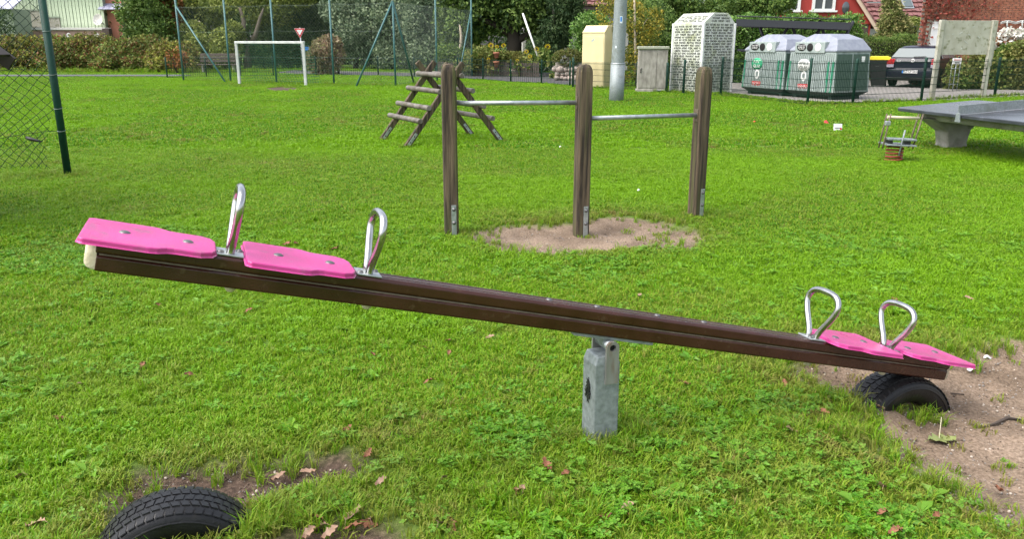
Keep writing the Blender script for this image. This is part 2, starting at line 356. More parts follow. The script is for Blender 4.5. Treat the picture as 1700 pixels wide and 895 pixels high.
sheet('path', [(-70, 38.2), (-15.6, 38.9), (-15.2, 39.6), (-16, 40.1), (-70, 39.6)], .06, MATS['path'])
sheet('road', [(-12.5, 43), (-4.5, 39.0), (-1.2, 36.2), (.0, 34.2), (1.3, 33.0), (2.3, 31.4), (3.6, 32.5), (3.3, 36), (2.6, 44), (1.2, 44), (.4, 39.0), (-1.5, 40.2), (-5, 43.5), (-12.5, 48)], .016, MATS['asphalt'])
sheet('pavement', [(6.9, 27.2), (7.9, 23.0), (9.5, 22.4), (12.0, 23.2), (18, 26.5), (24, 30), (24, 38), (8, 38), (6.2, 31)], .02, MATS['pavers'])

# ------------------------------------------------------------------ seesaw
SB = Vector((.4066, 2.985, .48)); SU = Vector((1.6714, .6261, -.4517)); HALF = SU.length; SU.normalize()
SN = Vector((-SU.y, SU.x, 0)).normalized()              # across the beam, away from the camera
SV = SU.cross(SN).normalized()
if SV.z < 0: SV = -SV
BW, BH = .098, .104
SO = SB + SN * (BW / 2)                                   # beam axis, bottom
def sp(s, n=0.0, v=0.0): return SO + SU * s + SN * n + SV * v
RB = rot3(SU, SN, SV)
ss = thing('seesaw', 'brown seesaw with four pink seats on a galvanised post', 'seesaw', (SO.x, SO.y, gz1(SO.x, SO.y)))
def profile_bar(s0, s1, v0, v1, w, ch):
    y = w / 2; poly = [(-y + ch, v0), (y - ch, v0), (y, v0 + ch), (y, v1 - ch), (y - ch, v1), (-y + ch, v1), (-y, v1 - ch), (-y, v0 + ch)]
    mb = MB(); n = len(poly); v = [sp(s0, a, c) for a, c in poly] + [sp(s1, a, c) for a, c in poly]
    return mb.add(v, [tuple(range(n)), tuple(range(n, 2 * n))[::-1]] + [(i, n + i, n + (i + 1) % n, (i + 1) % n) for i in range(n)])
profile_bar(-HALF, HALF, .053, BH, BW, .010).build('upper_beam', MATS['beam'], ss, .003)
profile_bar(-HALF + .004, HALF - .004, 0, .0512, BW, .005).build('lower_beam', MATS['beam'], ss, .003)
profile_bar(-HALF + .01, HALF - .01, .044, .058, BW - .014, .002).build('joint_core', MATS['core_line'], ss)
for k in (-.022, .022):
    mb = MB(); mb.box(sp(0, k, BH - .0005), (2 * HALF - 1.7, .005, .004), RB); mb.build('top_rib', MATS['beam'], ss, .001)
for e in (-1, 1):
    mb = MB(); poly = [(-.045, 0), (.045, 0), (.045, .098), (-.045, .098)]
    n = 6; v = []; f = []
    for i in range(5):
        q = i / 4; ins = .002 + .022 * q ** 2.2; dd = e * (HALF - .004 + .034 * math.sin(q * 1.57))
        v += [sp(dd, max(-.045 + ins, min(.045 - ins, a)), max(ins, min(.098 - ins * .7, c))) for a, c in poly]
    for i in range(4): f += [(i * 4 + k, i * 4 + (k + 1) % 4, i * 4 + 4 + (k + 1) % 4, i * 4 + 4 + k) for k in range(4)]
    f.append((16, 17, 18, 19)); mb.add(v, f, True)
    tag(mb.build('end_cap', MATS['beam_end'], ss, .006), 'pale crumbling core at the beam end')
def seat(s_out, s_in):
    """stepped board: broad outer half, narrower inner half"""
    d = 1 if s_in > s_out else -1; Ls = abs(s_in - s_out); a, bq = .148, .118
    out = [(0, -a + .012), (.012, -a), (Ls * .50, -a), (Ls * .56, -a + .006), (Ls * .63, -bq - .004), (Ls * .68, -bq), (Ls - .045, -bq), (Ls - .012, -bq + .022), (Ls, -bq + .06)]
    out = out + [(x, -y) for x, y in out[::-1]]
    mb = MB(); n = len(out); v0, v1 = BH + .001, BH + .018
    v = [sp(s_out + d * x, y, v0) for x, y in out] + [sp(s_out + d * x, y, v1) for x, y in out]
    fs = [tuple(range(n)), tuple(range(n, 2 * n))] + [(i, (i + 1) % n, n + (i + 1) % n, n + i) for i in range(n)]
    o = mb.add(v, fs).build('seat', MATS['pink'], ss, .005, 3)
    for x in (Ls * .30, Ls * .78):
        mb = MB(); mb.lathe([(.0, .006), (.010, .0055), (.016, .002), (.017, 0)], sp(s_out + d * x, 0, v1 - .0005), 16, RB); mb.build('bolt', MATS['bolt'], o)
def handle(s):
    mb = MB(); mb.box(sp(s, 0, BH + .003), (.085, .088, .006), RB)
    pl = mb.build('handle_plate', MATS['galv'], ss, .002)
    pts = []; prof = [(.024, 0), (.026, .015), (.040, .045), (.068, .090), (.088, .130), (.094, .158), (.086, .182), (.066, .200), (.036, .208), (0, .210)]
    prof2 = [(y, v) for y, v in prof] + [(-y, v) for y, v in prof[-2::-1]]
    for i in range(len(prof2) - 1):                         # smooth the loop
        p0, p1, p2, p3 = (prof2[max(0, min(len(prof2) - 1, i + k))] for k in (-1, 0, 1, 2))
        for q in (0, .25, .5, .75):
            cr = [.5 * (2 * p1[j] + (p2[j] - p0[j]) * q + (2 * p0[j] - 5 * p1[j] + 4 * p2[j] - p3[j]) * q * q + (3 * p1[j] - p0[j] - 3 * p2[j] + p3[j]) * q ** 3) for j in (0, 1)]
            pts.append(sp(s, cr[0], BH + .006 + cr[1]))
    pts.append(sp(s, prof2[-1][0], BH + .006))
    MB().tube(pts, .0135, 14).build('handle', MATS['stainless'], ss)
    for x in (-.030, .030):
        mb = MB(); mb.lathe([(0, .007), (.009, .006), (.011, 0)], sp(s + x, -.022 if x < 0 else .022, BH + .006), 12, RB); mb.build('bolt', MATS['bolt'], pl)
    mb = MB(); mb.lathe([(.016, 0), (.018, -.012), (.010, -.022), (0, -.024)], sp(s + .02, 0, 0), 14, RB); mb.build('rubber_buffer', MATS['rubber_pad'], ss)
for e in (-1, 1):
    seat(e * (HALF + .045), e * 1.505); seat(e * 1.415, e * 1.06)
    handle(e * 1.46); handle(e * 1.005)
for s in (-.09, .19, -.30, .42):
    mb = MB(); mb.lathe([(0, .006), (.010, .005), (.013, 0)], sp(s, .0, BH), 12, RB); mb.build('bolt', MATS['bolt'], ss)
mb = MB(); mb.box(sp(.0, 0, -.006), (.36, .08, .012), RB); mb.build('clamp_plate', MATS['galv_dull'], ss, .002)
PU = Vector((SU.x, SU.y, 0)).normalized(); RP = rot3(PU, SN, (0, 0, 1))
pb = Vector((SO.x, SO.y, 0)) - PU * .035; ztop = sp(-.035).z - .075; zb = gz1(pb.x, pb.y) - .1
mb = MB(); h = .055
v = [pb + PU * x * h + SN * y * h + Vector((0, 0, z)) for z, hh in ((zb, 1), (ztop - .035, 1)) for x, y in ((-1, -1), (1, -1), (1, 1), (-1, 1))]
v += [pb + PU * x * (h * .78) + SN * y * (h * .9) + Vector((0, 0, ztop)) for x, y in ((-1, -1), (1, -1), (1, 1), (-1, 1))]
mb.add(v, [(i + k, i + (k + 1) % 4, i + 4 + (k + 1) % 4, i + 4 + k) for i in (0, 4) for k in range(4)] + [(8, 9, 10, 11)])
post = mb.build('post', MATS['galv_dull'], ss, .006)
pz = ztop + .035; pc = pb + PU * .014 + Vector((0, 0, pz))
for sgn in (-1, 1):                                       # bearing plates, with a real hole each
    mb = MB(); off = sgn * .0615; t = .012; n = 20; hole = .014
    outer, inner = [], []
    for k in range(n):
        a = 2 * math.pi * k / n; inner.append((hole * math.cos(a), hole * math.sin(a)))
        ca, sa = math.cos(a), math.sin(a)
        outer.append((.027 * ca, .027 * sa) if sa >= 0 else ((.027 if ca > 0 else -.027) if abs(ca) > .18 else .027 * ca / .18, -.15 if abs(ca) < .8 else -.15 * (1 - (abs(ca) - .8) / .2)))
    v = [pc + PU * x + Vector((0, 0, z)) + SN * (off + q) for q in (-t / 2, t / 2) for ring in (outer, inner) for x, z in ring]
    f = []
    for k in range(n):
        k2 = (k + 1) % n
        f += [(k, k2, n + k2, n + k), (2 * n + k, 3 * n + k, 3 * n + k2, 2 * n + k2), (k, 2 * n + k, 2 * n + k2, k2), (n + k, n + k2, 3 * n + k2, 3 * n + k)]
    mb.add(v, f); mb.build('bearing_plate', MATS['rusty'], ss)
MB().cyl(pc - SN * .050, pc + SN * .050, .022, n=18).build('pivot_tube', MATS['galv'], ss)
MB().cyl(pc - SN * .054, pc + SN * .054, .0135, n=18).build('pivot_hole_shade', MATS['dark'], ss)  # near-black plug paints the shade inside the bearing plate holes
mb = MB(); mb.box(pc + Vector((0, 0, .024)), (.05, .06, .05), RP); mb.build('pivot_block', MATS['galv_dull'], ss, .003)
mb = MB(); rg = random.Random(8)
for k_ in range(70):
    a = rg.uniform(-1.2, 1.2); hh = rg.uniform(.003, .014); d = Vector((0, 0, 1)) * math.cos(a) + SN * math.sin(a); q_ = rg.random() ** .6; w_ = rg.uniform(0, 6.28)
    c = pb - PU * (.0556 + .00008 * k_) + SN * (.021 * q_ * math.cos(w_)) + Vector((0, 0, ztop - .155 + .048 * q_ * math.sin(w_))); mb.bar(c - d * hh, c + d * hh, .0012, rg.uniform(.002, .006), SN)
tag(mb.build('graffiti_patch', MATS['black'], post), 'black scrawl on the side of the post')

# ------------------------------------------------------------------ tyres half in the ground
def tyre(c, label):
    t = thing('buried_tyre', label, 'tyre', c, group='half-buried landing tyres')
    R3 = rot3(PU, (0, 0, 1), -SN)                        # lathe axis across the beam
    Ro, w = .288, .098
    prof = [(.165, -w * .55), (.172, -w * .78), (.20, -w * .97), (.238, -w * 1.0), (.262, -w * .93), (.276, -w * .82), (.281, -w * .6), (.283, 0), (.281, w * .6), (.276, w * .82), (.262, w * .93), (.238, w * 1.0), (.20, w * .97), (.172, w * .78), (.165, w * .55)]
    prof += [(.178, w * .5), (.19, w * .72), (.24, w * .80), (.262, 0), (.24, -w * .8), (.19, -w * .72), (.178, -w * .5), (.165, -w * .55)]
    MB().lathe(prof, c, 72, R3).build('casing', MATS['tyre'], t)
    for zz in (-1, 1):
        MB().lathe([(.2415, zz * w * 1.0), (.246, zz * w * 1.025), (.2505, zz * w * .985)], c, 72, R3).build('sidewall_ring', MATS['tyre'], t)
    nb = 58; bm = {}
    rows = [(-.074, .030, .0075, 0), (-.038, .030, .008, .5), (0, .032, .008, 0), (.038, .030, .008, .5), (.074, .030, .0075, 0)]
    for ri, (zc, wd, hh, ph) in enumerate(rows):
        mb = MB(); sk = .004 if ri % 2 else -.003; dx = .0307 * .84 / 2; r0 = .278 - (.004 if abs(zc) > .05 else 0); lean = .0045 if abs(zc) > .05 else 0
        sg = 1 if zc > 0 else -1
        v = []
        for rr, q in ((r0, 1.0), (r0 + hh, .9)):
            for x, z in ((-1, -1), (1, -1), (1, 1), (-1, 1)):
                v.append((x * dx * q + z * sk, rr - (lean if z * sg > 0 and q < 1 else 0), zc + z * wd / 2 * q))
        mb.add(v, [(3, 2, 1, 0), (4, 5, 6, 7)] + [(k, (k + 1) % 4, 4 + (k + 1) % 4, 4 + k) for k in range(4)])
        bm[ri] = mb.mesh('tread_block', MATS['tyre'])
    for ri, row in enumerate(rows):
        for k in range(nb):
            a = 2 * math.pi * (k + row[3]) / nb
            if math.cos(a) < .25: continue
            o = link('tread_block', bm[ri], t)
            o.matrix_local = R3.to_4x4() @ Matrix.Rotation(a, 4, 'Z')
    return t
lp = sp(-1.58); lp = Vector((lp.x - .095, lp.y - .09, 0)); lp.z = gz1(lp.x, lp.y) - .15
tyre(lp, 'black tyre half buried in the grass below the raised seesaw end')
rp = sp(1.62); rp = Vector((rp.x - .02, rp.y, rp.z - .291)); tyre(rp, 'black tyre half buried in sand below the lowered seesaw end')

# ------------------------------------------------------------------ horizontal bars
hb = thing('horizontal_bars', 'three weathered wooden posts with two steel gymnastics bars', 'gymnastics bars', (.6, 6.9, 0))
def round_top_post(p, h, w, R, name, mat, parent, lean=Vector()):
    mb = MB(); rings = [(0, 1), (.33, 1), (.66, 1), (.935, 1), (.962, .95), (.982, .82), (.995, .6), (1.0, .3)]
    v = []; oc = [(-1, -.8), (-.8, -1), (.8, -1), (1, -.8), (1, .8), (.8, 1), (-.8, 1), (-1, .8)]
    for q, k in rings:
        for x, y in oc: v.append(Vector(p) + lean * q + R @ Vector((x * w / 2 * k, y * w / 2 * (1 - (1 - k) * .8), q * h)))
    n = 8; f = [(i * n + k, i * n + (k + 1) % n, i * n + n + (k + 1) % n, i * n + n + k) for i in range(len(rings) - 1) for k in range(n)] + [tuple((len(rings) - 1) * n + k for k in range(n))]
    return mb.add(v, f).build(name, mat, parent, .004)
posts = [G(750, 396, -.03), G(964, 392, -.05), G(1154, 366, -.03)]; tops = [105, 106, 110]
dirb = (posts[1] - posts[0]).normalized(); dirc = (posts[2] - posts[1]).normalized()
PW = .118
for i, p in enumerate(posts):
    d = [dirb, (dirb + dirc).normalized(), dirc][i]; d = Vector((d.x, d.y, 0)).normalized(); nn = Vector((-d.y, d.x, 0)); R = rot3(d, nn, (0, 0, 1))
    tz = at(750, tops[i], p.y).z; base = Vector((p.x, p.y, -.15))
    o = round_top_post(base, tz + .15, PW, R, 'post', MATS['wood'], hb)
    zb = gz1(p.x, p.y); k = (.02, .0, .008)[i]
    mb = MB(); mb.box(Vector((p.x, p.y, zb + .10)) + d * (.018) - nn * (PW / 2 + .004), (.042, .008, .34), R); mb.build('foot_bracket', MATS['galv'], o, .003)
    for z in (.235, .12):
        mb = MB(); mb.lathe([(0, .012), (.010, .010), (.014, 0), (.017, 0), (.017, -.003)], Vector((p.x, p.y, zb + z)) + d * .018 - nn * (PW / 2 + .0085), 12, rot3(d, (0, 0, 1), -nn)); mb.build('bolt', MATS['bolt'], o)
for (a, bq, pa, pbx, dd) in ((0, 1, (762, 171), (960, 170), dirb), (1, 2, (985, 196), (1156, 191), dirc)):
    A_ = posts[a] + dd * (PW / 2); B_ = posts[bq] - dd * (PW / 2)
    za = at(pa[0], pa[1], A_.y).z; zb = at(pbx[0], pbx[1], B_.y).z
    e0, e1 = Vector((A_.x, A_.y, za)) - dd * .03, Vector((B_.x, B_.y, zb)) + dd * .03
    MB().tube([e0, e1], .019, 14).build('bar', MATS['galv'], hb)
    for e, s_ in ((e0, 1), (e1, -1)):
        mb = MB(); q = e + dd * s_ * .032; mb.bar(q - Vector((0, 0, .055)), q + Vector((0, 0, .055)), .045, .006, dd); mb.build('bar_flange', MATS['wood_pole'], hb, .002)

# ------------------------------------------------------------------ climbing frame
F1, F2, F3, F4 = G(634, 233), G(672, 243), G(783, 224), G(836, 236)
cf = thing('climbing_frame', 'wooden A-frame climbing ladder of round rungs on the lawn', 'climbing frame', (F2 + F4) / 2)
wid = ((F2 - F1) + (F4 - F3)) / 2; acr = ((F3 - F1) + (F4 - F2)) / 2
c0 = (F1 + F2 + F3 + F4) / 4
F1, F2, F3, F4 = c0 - wid / 2 - acr / 2, c0 + wid / 2 - acr / 2, c0 - wid / 2 + acr / 2, c0 + wid / 2 + acr / 2
ZT = 1.27
def leg_pt(b, o, q): return b.lerp(o, .5 * q * 1.17) + Vector((0, 0, q * ZT))
for b_, o_, sd_ in ((F1, F3, 1), (F2, F4, 1), (F3, F1, -1), (F4, F2, -1)):
    sh = wid.normalized() * .032 * sd_
    mb = MB(); p0, p1 = leg_pt(b_, o_, -.08) + sh, leg_pt(b_, o_, 1) + sh
    mb.bar(p0, p1, .062, .095, (p1 - p0).cross(wid)); o = mb.build('leg', MATS['wood'], cf, .012)
    dq = (p1 - p0).normalized(); nrm = wid.normalized()
    mb = MB(); a0 = leg_pt(b_, o_, .02) + sh; mb.bar(a0 + nrm * .0335, a0 + dq * .23 + nrm * .0335, .005, .045, (p1 - p0).cross(wid)); mb.build('foot_bracket', MATS['galv'], o, .001)
    for z in (.06, .17):
        mb = MB(); mb.lathe([(0, .008), (.009, .006), (.011, 0)], a0 + dq * z + nrm * .036, 8, rot3(*frame(nrm))); mb.build('bolt', MATS['dark'], o)
wn = wid.normalized(); an = acr.normalized()
for b_, o_, sgn in ((F1, F3, -1), (F3, F1, 1)):
    for q in (.285, .44, .635, .82):
        c_ = leg_pt(b_, o_, q) + an * sgn * .062 + Vector((0, 0, .035))
        MB().tube([c_ - wn * .14, c_ + wn * (wid.length + .10)], .041, 14).build('rung', MATS['rung'], cf, .006)

# ------------------------------------------------------------------ wire mesh helper
def mesh_wires(mb, O, d, Lm, Hm, c, r, z0=0.0, warp=None, n=3, step=None):
    d = Vector(d).normalized(); k0 = -int(Hm / c) - 1
    for sgn in (1, -1):
        k = k0
        while k * c < Lm + Hm + c:
            a = k * c; k += 1
            x0, x1 = (a, a + Hm) if sgn > 0 else (a + Hm, a)      # x at bottom, x at top
            t0, t1 = 0.0, 1.0
            for lo, hi in ((0, Lm),):
                dx = x1 - x0
                ta, tb = (lo - x0) / dx, (hi - x0) / dx
                t0, t1 = max(t0, min(ta, tb)), min(t1, max(ta, tb))
            if t1 - t0 < .01: continue
            m_ = max(2, int((t1 - t0) * Hm / step) + 1) if step else 2
            pts = []
            for i in range(m_):
                t = t0 + (t1 - t0) * i / (m_ - 1); x, z = x0 + (x1 - x0) * t, Hm * t
                p = Vector(O) + d * x + Vector((0, 0, z0 + z))
                if warp: p += warp(x, z, sgn)
                pts.append(p)
            mb.tube(pts, r, n, cap=False)
    return mb

# ------------------------------------------------------------------ chain-link fence close on the left
fp = G(113, 291); f0 = thing('chain_link_fence', 'slack green chain-link fence on a dark post at the left edge', 'fence', fp)
tp = at(71, -6, fp.y); MB().tube([fp + Vector((0, 0, -.2)), Vector((fp.x, fp.y, 2.35))], .044, 14).build('post', MATS['green_paint'], f0)
fd = Vector((-.93, -.36, 0)).normalized()
def warp(x, z, s): return Vector((0, 0, 0)) + fd.cross(Vector((0, 0, 1))) * (.05 * math.sin(x * 2.3 + z * 1.7) + .012 * s) + Vector((0, 0, (.10 * math.exp(-((x - .5) / .5) ** 2) - .04 * math.sin(x * 3.1)) * max(0, 1 - z / .7))) + fd * (.05 * math.sin(z * 5 + x) * math.exp(-x / .6) + .012 * math.sin(z * 23 + x * 9) + .14 * math.exp(-x / .35) * max(0, 1 - z / .9))
mesh_wires(MB(), fp + fd * .05, fd, 3.6, 2.3, .118, .0032, .06, warp, 4, .06).build('wire_mesh', MATS['wire_dark'], f0)
for z in (2.25, 1.25, .55):
    MB().tube([fp + fd * (i * .2) + Vector((0, 0, z + .03 * math.sin(i * .9) - (.08 * math.sin(min(i / 4, 1) * 1.5) if z < 1 else 0))) for i in range(19)], .003, 4).build('tension_wire', MATS['wire_dark'], f0)
for z in (2.2, 1.72, 1.22, .82, .55):
    MB().tube([fp + Vector((.047 * math.cos(a), .047 * math.sin(a), z + .01 * math.sin(a))) for a in np.linspace(0, 6.28, 14)], .0045, 5).build('wire_tie', MATS['wire'], f0)
q = at(52, 231, fp.y - .2); mb = MB(); mb.tube([q + Vector((-.06, 0, .02)), q + Vector((.0, 0, .0)), q + Vector((.07, 0, -.018)), q + Vector((.13, 0, -.03))], [.018, .024, .016, .004], 8); tag(mb.build('wire_tensioner', MATS['black'], f0), 'black wire tensioner in the mesh')
p2 = fp + fd * 3.5; MB().tube([p2 + Vector((0, 0, -.2)), p2 + Vector((0, 0, 2.35))], .044, 14).build('post', MATS['green_paint'], f0)

# ------------------------------------------------------------------ dark playhouse whose eave pokes in at the left edge
ev = at(17, 92, 7.6)
ph = thing('playhouse', 'dark stained roof corner of a playhouse at the left edge', 'playhouse', (ev.x - .9, ev.y + .4, 0))
for k in range(5):
    for sgn, x0 in ((-1, ev.x), (1, ev.x - 2.9)):
        a = Vector((x0 + sgn * .30 * k, ev.y, ev.z + .24 * k)); c_ = a + Vector((sgn * .15, -.012 * (k % 2), .12)); mb = MB()
        mb.bar(c_, c_ + Vector((0, -1.1, 0)), .38, .025, (-sgn * .24, 0, .30)); mb.build('roof_board', MATS['playhouse'], ph, .004)
for yy in (.012, -1.112):
    mb = MB(); mb.bar((ev.x + .0, ev.y + yy, ev.z - .075), (ev.x - 1.46, ev.y + yy, ev.z + 1.09), .025, .13, (.24, 0, .30)); mb.build('fascia_board', MATS['playhouse'], ph, .004)
for dx in (-.35, -2.5):
    for dy in (-.1, -1.0):
        mb = MB(); mb.box((ev.x + dx, ev.y + dy, (ev.z + .1) / 2), (.09, .09, ev.z + .2)); mb.build('post', MATS['playhouse'], ph, .006)
for k in range(6):
    mb = MB(); mb.box((ev.x - 1.43, ev.y - .06, .12 + .2 * k), (2.1, .03, .185)); mb.build('wall_board', MATS['playhouse'], ph, .004)
# ------------------------------------------------------------------ ball-stop fence behind the goal
Z1 = Vector((0, 0, 1))
bf = thing('ball_stop_fence', 'tall blue-green wire mesh ball-stop fence behind the goal', 'fence', G(484, 140))
bp_ = [G(305, 134), G(396, 137), G(484, 138), G(571, 142), G(657, 143)]
for i in range(5): bp_[i] = bp_[0].lerp(bp_[4], ((305 - bp_[i].x * 0) * 0 + [0, .245, .47, .735, 1][i]))
side = [bp_[4] + Vector((1.15, 4.2, 0)), bp_[4] + Vector((2.4, 8.6, 0))]
HB = 3.05
for i_, p in enumerate(bp_ + side): MB().tube([p - Z1 * .2, p + Z1 * (HB if i_ == 4 else at(850, -6, p.y).z)], .036, 10).build('post', MATS['bluegreen'], bf)
for top, foot in ((bp_[0], G(376, 137)), (bp_[4], G(590, 144)), (bp_[4], bp_[4] + (side[0] - bp_[4]) * .42), (side[1], side[1].lerp(side[0], .42))):
    MB().tube([top + Z1 * (HB - .06), foot - Z1 * .05], .034, 10).build('brace', MATS['bluegreen'], bf)
mb = MB(); mb.lathe([(.0, .04), (.05, .03), (.055, -.03), (.04, -.05)], bp_[4] + Z1 * (HB + .01), 12); mb.build('post_cap', MATS['white_paint'], bf)
for a, c in list(zip(bp_[:-1], bp_[1:])) + [(bp_[4], side[0]), (side[0], side[1])]:
    L_ = (c - a).length; mesh_wires(MB(), a, c - a, L_, HB - .12, .13, .0022, .04).build('wire_mesh', MATS['wire'], bf)
    for z in (HB - .1, 2.0, 1.02):
        MB().tube([a.lerp(c, t) + Z1 * (z - .05 * math.sin(math.pi * t)) for t in np.linspace(0, 1, 7)], .0028, 4).build('tension_wire', MATS['wire'], bf)

# ------------------------------------------------------------------ goal
gl, gr = G(398, 140), G(508, 143)
go = thing('goal', 'small white football goal with a green net', 'goal', (gl + gr) / 2)
gh = 1.60
for p in (gl, gr):
    mb = MB(); mb.box(p + Z1 * (gh / 2), (.10, .10, gh)); mb.build('goal_post', MATS['white_paint'], go, .015)
mb = MB(); mb.bar(gl + Z1 * (gh - .04) - (gr - gl).normalized() * .05, gr + Z1 * (gh - .04) + (gr - gl).normalized() * .05, .105, .09); mb.build('crossbar', MATS['white_paint'], go, .015)
gdir = (gr - gl).normalized(); gb = Vector((-gdir.y, gdir.x, 0)); mb = MB(); nu, nv = 24, 15
def netp(i, j):
    u, v = i / nu, j / nv; dep = .25 + .75 * v; sag = .06 * math.sin(u * 9) * (1 - v)
    return gl.lerp(gr, u) + gb * (dep + .05 * math.sin(u * 7 + v * 4)) + Z1 * ((gh - .08) * (1 - v) + .02 + sag * (v > 0) - .10 * math.sin(u * 3.14) * (1 - v))
for i in range(nu + 1): mb.tube([netp(i, j) for j in range(nv + 1)], .005, 3, cap=False)
for j in range(nv + 1): mb.tube([netp(i, j) for i in range(nu + 1)], .005, 3, cap=False)
for sgn, p in ((0, gl), (1, gr)):
    for j in range(0, nv + 1): mb.tube([p + Z1 * ((gh - .08) * (1 - j / nv) + .02), netp(nu * sgn, j)], .005, 3, cap=False)
mb.build('net', MATS['net'], go)

# ------------------------------------------------------------------ low green fences
def low_fence(pts, heights, label, dense, skip=(), base=0.0, r=.032):
    t = thing('low_fence', label, 'fence', pts[0], group='low green mesh fences round the lawn')
    for p, h in zip(pts, heights):
        mb = MB(); mb.tube([p - Z1 * .2, p + Z1 * (h - .012), p + Z1 * h], [r, r, r * .7], 8); mb.build('post', MATS['green_paint'], t)
    for i in range(len(pts) - 1):
        if i in skip: continue
        a, c = pts[i], pts[i + 1]; d = c - a; L_ = d.length; hh = min(heights[i], heights[i + 1]) - .04; mb = MB()
        nrm = Vector((d.y, -d.x, 0)).normalized() * (r + .004); n = int(L_ / dense)
        for k in range(n + 1): p = a.lerp(c, k / n) + nrm; mb.tube([p + Z1 * .04, p + Z1 * hh], .0060, 3, cap=False)
        k = .05
        while k < hh + .01: mb.tube([a + nrm + Z1 * k, c + nrm + Z1 * k], .0070, 4, cap=False); k += .2
        mb.build('mesh_panel', MATS['wire_dark'], t)
    return t
low_fence([G(278, 130), G(343, 128), G(400, 127), G(454, 126), G(525, 125), G(628, 126), G(688, 128), G(723, 130), G(760, 131)], [.93] * 9, 'low green mesh fence along the back behind the goal', .1)
low_fence([G(764, 131), G(802, 133), G(848, 137), G(899, 139), G(946, 143)], [.92] * 5, 'low green mesh fence along the asphalt drive', .1)
FB = [G(951, 145), G(1057, 150), G(1106, 154), G(1134, 156), G(1196, 160), G(1340, 175), Vector((8.95, 21.75, 0)), Vector((11.3, 22.9, 0)), Vector((14.3, 24.6, 0)), Vector((17.5, 26.4, 0))]
low_fence(FB, [1.05, .95, .95, 1.05, 1.16, 1.19, 1.17, 1.18, 1.15, 1.15], 'dark green bar mesh fence in front of the recycling containers', .05, skip=(1,), r=.04)

# ------------------------------------------------------------------ road sign, bench
p = G(503, 119); ys = thing('yield_sign', 'red and white triangular give-way sign on a grey pole', 'sign', p)
zc = at(498, 52, p.y); s_ = .44
MB().tube([p - Z1 * .2, Vector((p.x, p.y, zc.z + .2))], .03, 8).build('pole', MATS['galv'], ys)
def tri(r, y, t):
    v = [(zc.x + r * math.sin(a), y + q, zc.z + r * math.cos(a)) for q in (0, t) for a in (math.pi, math.pi + 2.0944, math.pi - 2.0944)]
    return MB().add(v, [(0, 1, 2), (5, 4, 3), (0, 3, 4, 1), (1, 4, 5, 2), (2, 5, 3, 0)])
pl = tri(.34, p.y - .06, .02).build('sign_plate', MATS['sign_white'], ys); tri(.32, p.y - .068, .006).build('red_border', MATS['sign_red'], pl); tri(.19, p.y - .076, .006).build('white_field', MATS['sign_white'], pl)
mb = MB(); mb.box((p.x + .35, p.y + .1, at(512, 80, p.y).z), (.5, .03, .18)); mb.build('blue_plate', MATS['blue'], ys)
p = Vector((-15.2, 43.5, 0)); be = thing('park_bench', 'old dark wooden bench in front of the hedge behind the goal', 'bench', p)
for k, (dy, z) in enumerate(((-.25, .44), (-.1, .45), (.05, .44), (.22, .62), (.26, .78), (.30, .93))):
    mb = MB(); mb.box((p.x, p.y + dy, z), (2.1, .13 if k < 3 else .035, .035 if k < 3 else .13)); mb.build('slat', MATS['oldfence'], be, .008)
for dx in (-.8, .8):
    mb = MB(); mb.box((p.x + dx, p.y, .2), (.10, .5, .42)); mb.build('leg', MATS['concrete'], be, .02)
    mb = MB(); mb.bar((p.x + dx, p.y + .24, .3), (p.x + dx, p.y + .34, 1.0), .07, .05); mb.build('back_support', MATS['oldfence'], be, .006)

# ------------------------------------------------------------------ lamp pole and cabinets
p = G(1023, 168); lp_ = thing('lamp_pole', 'thick galvanised lamp pole with a small blue sticker', 'lamp pole', p)
lean = Vector((-.02, 0, 1)).normalized()
def lpz(z): return p + Vector((.012 * z, 0, z))
MB().tube([lpz(-.3), lpz(1.0)], [.205, .195], 28).build('foot_sleeve', MATS['galv_dull'], lp_)
MB().tube([lpz(.98), lpz(1.02), lpz(3.6), lpz(6.5)], [.185, .183, .165, .145], 28).build('shaft', MATS['galv_dull'], lp_)
MB().lathe([(.196, 0), (.2, .01), (.2, .025), (.19, .03)], lpz(1.0), 28).build('joint_ring', MATS['galv'], lp_)
mb = MB(); q = at(1029, 32, p.y - .175); mb.lathe([(.1755, -.09), (.1755, .09)], (lpz(2.3).x, p.y, q.z), 6, None, -1.72, -1.3); st = mb.build('sticker', MATS['sticker'], lp_)
mb = MB(); mb.lathe([(.1775, -.06), (.1775, .06)], (lpz(2.3).x, p.y, q.z + .01), 6, None, -1.66, -1.4); mb.build('blue_print', MATS['blue'], st)
mb = MB(); mb.lathe([(.187, -.03), (.187, .03)], (lpz(1.5).x, p.y, 1.45), 6, None, -2.2, -2.0); mb.build('sticker', MATS['sticker'], lp_)
mb = MB(); mb.lathe([(.17, -.12), (.17, .12)], (lpz(2.6).x, p.y, 2.62), 6, None, -.6, -.2); mb.build('sticker', MATS['board'], lp_)

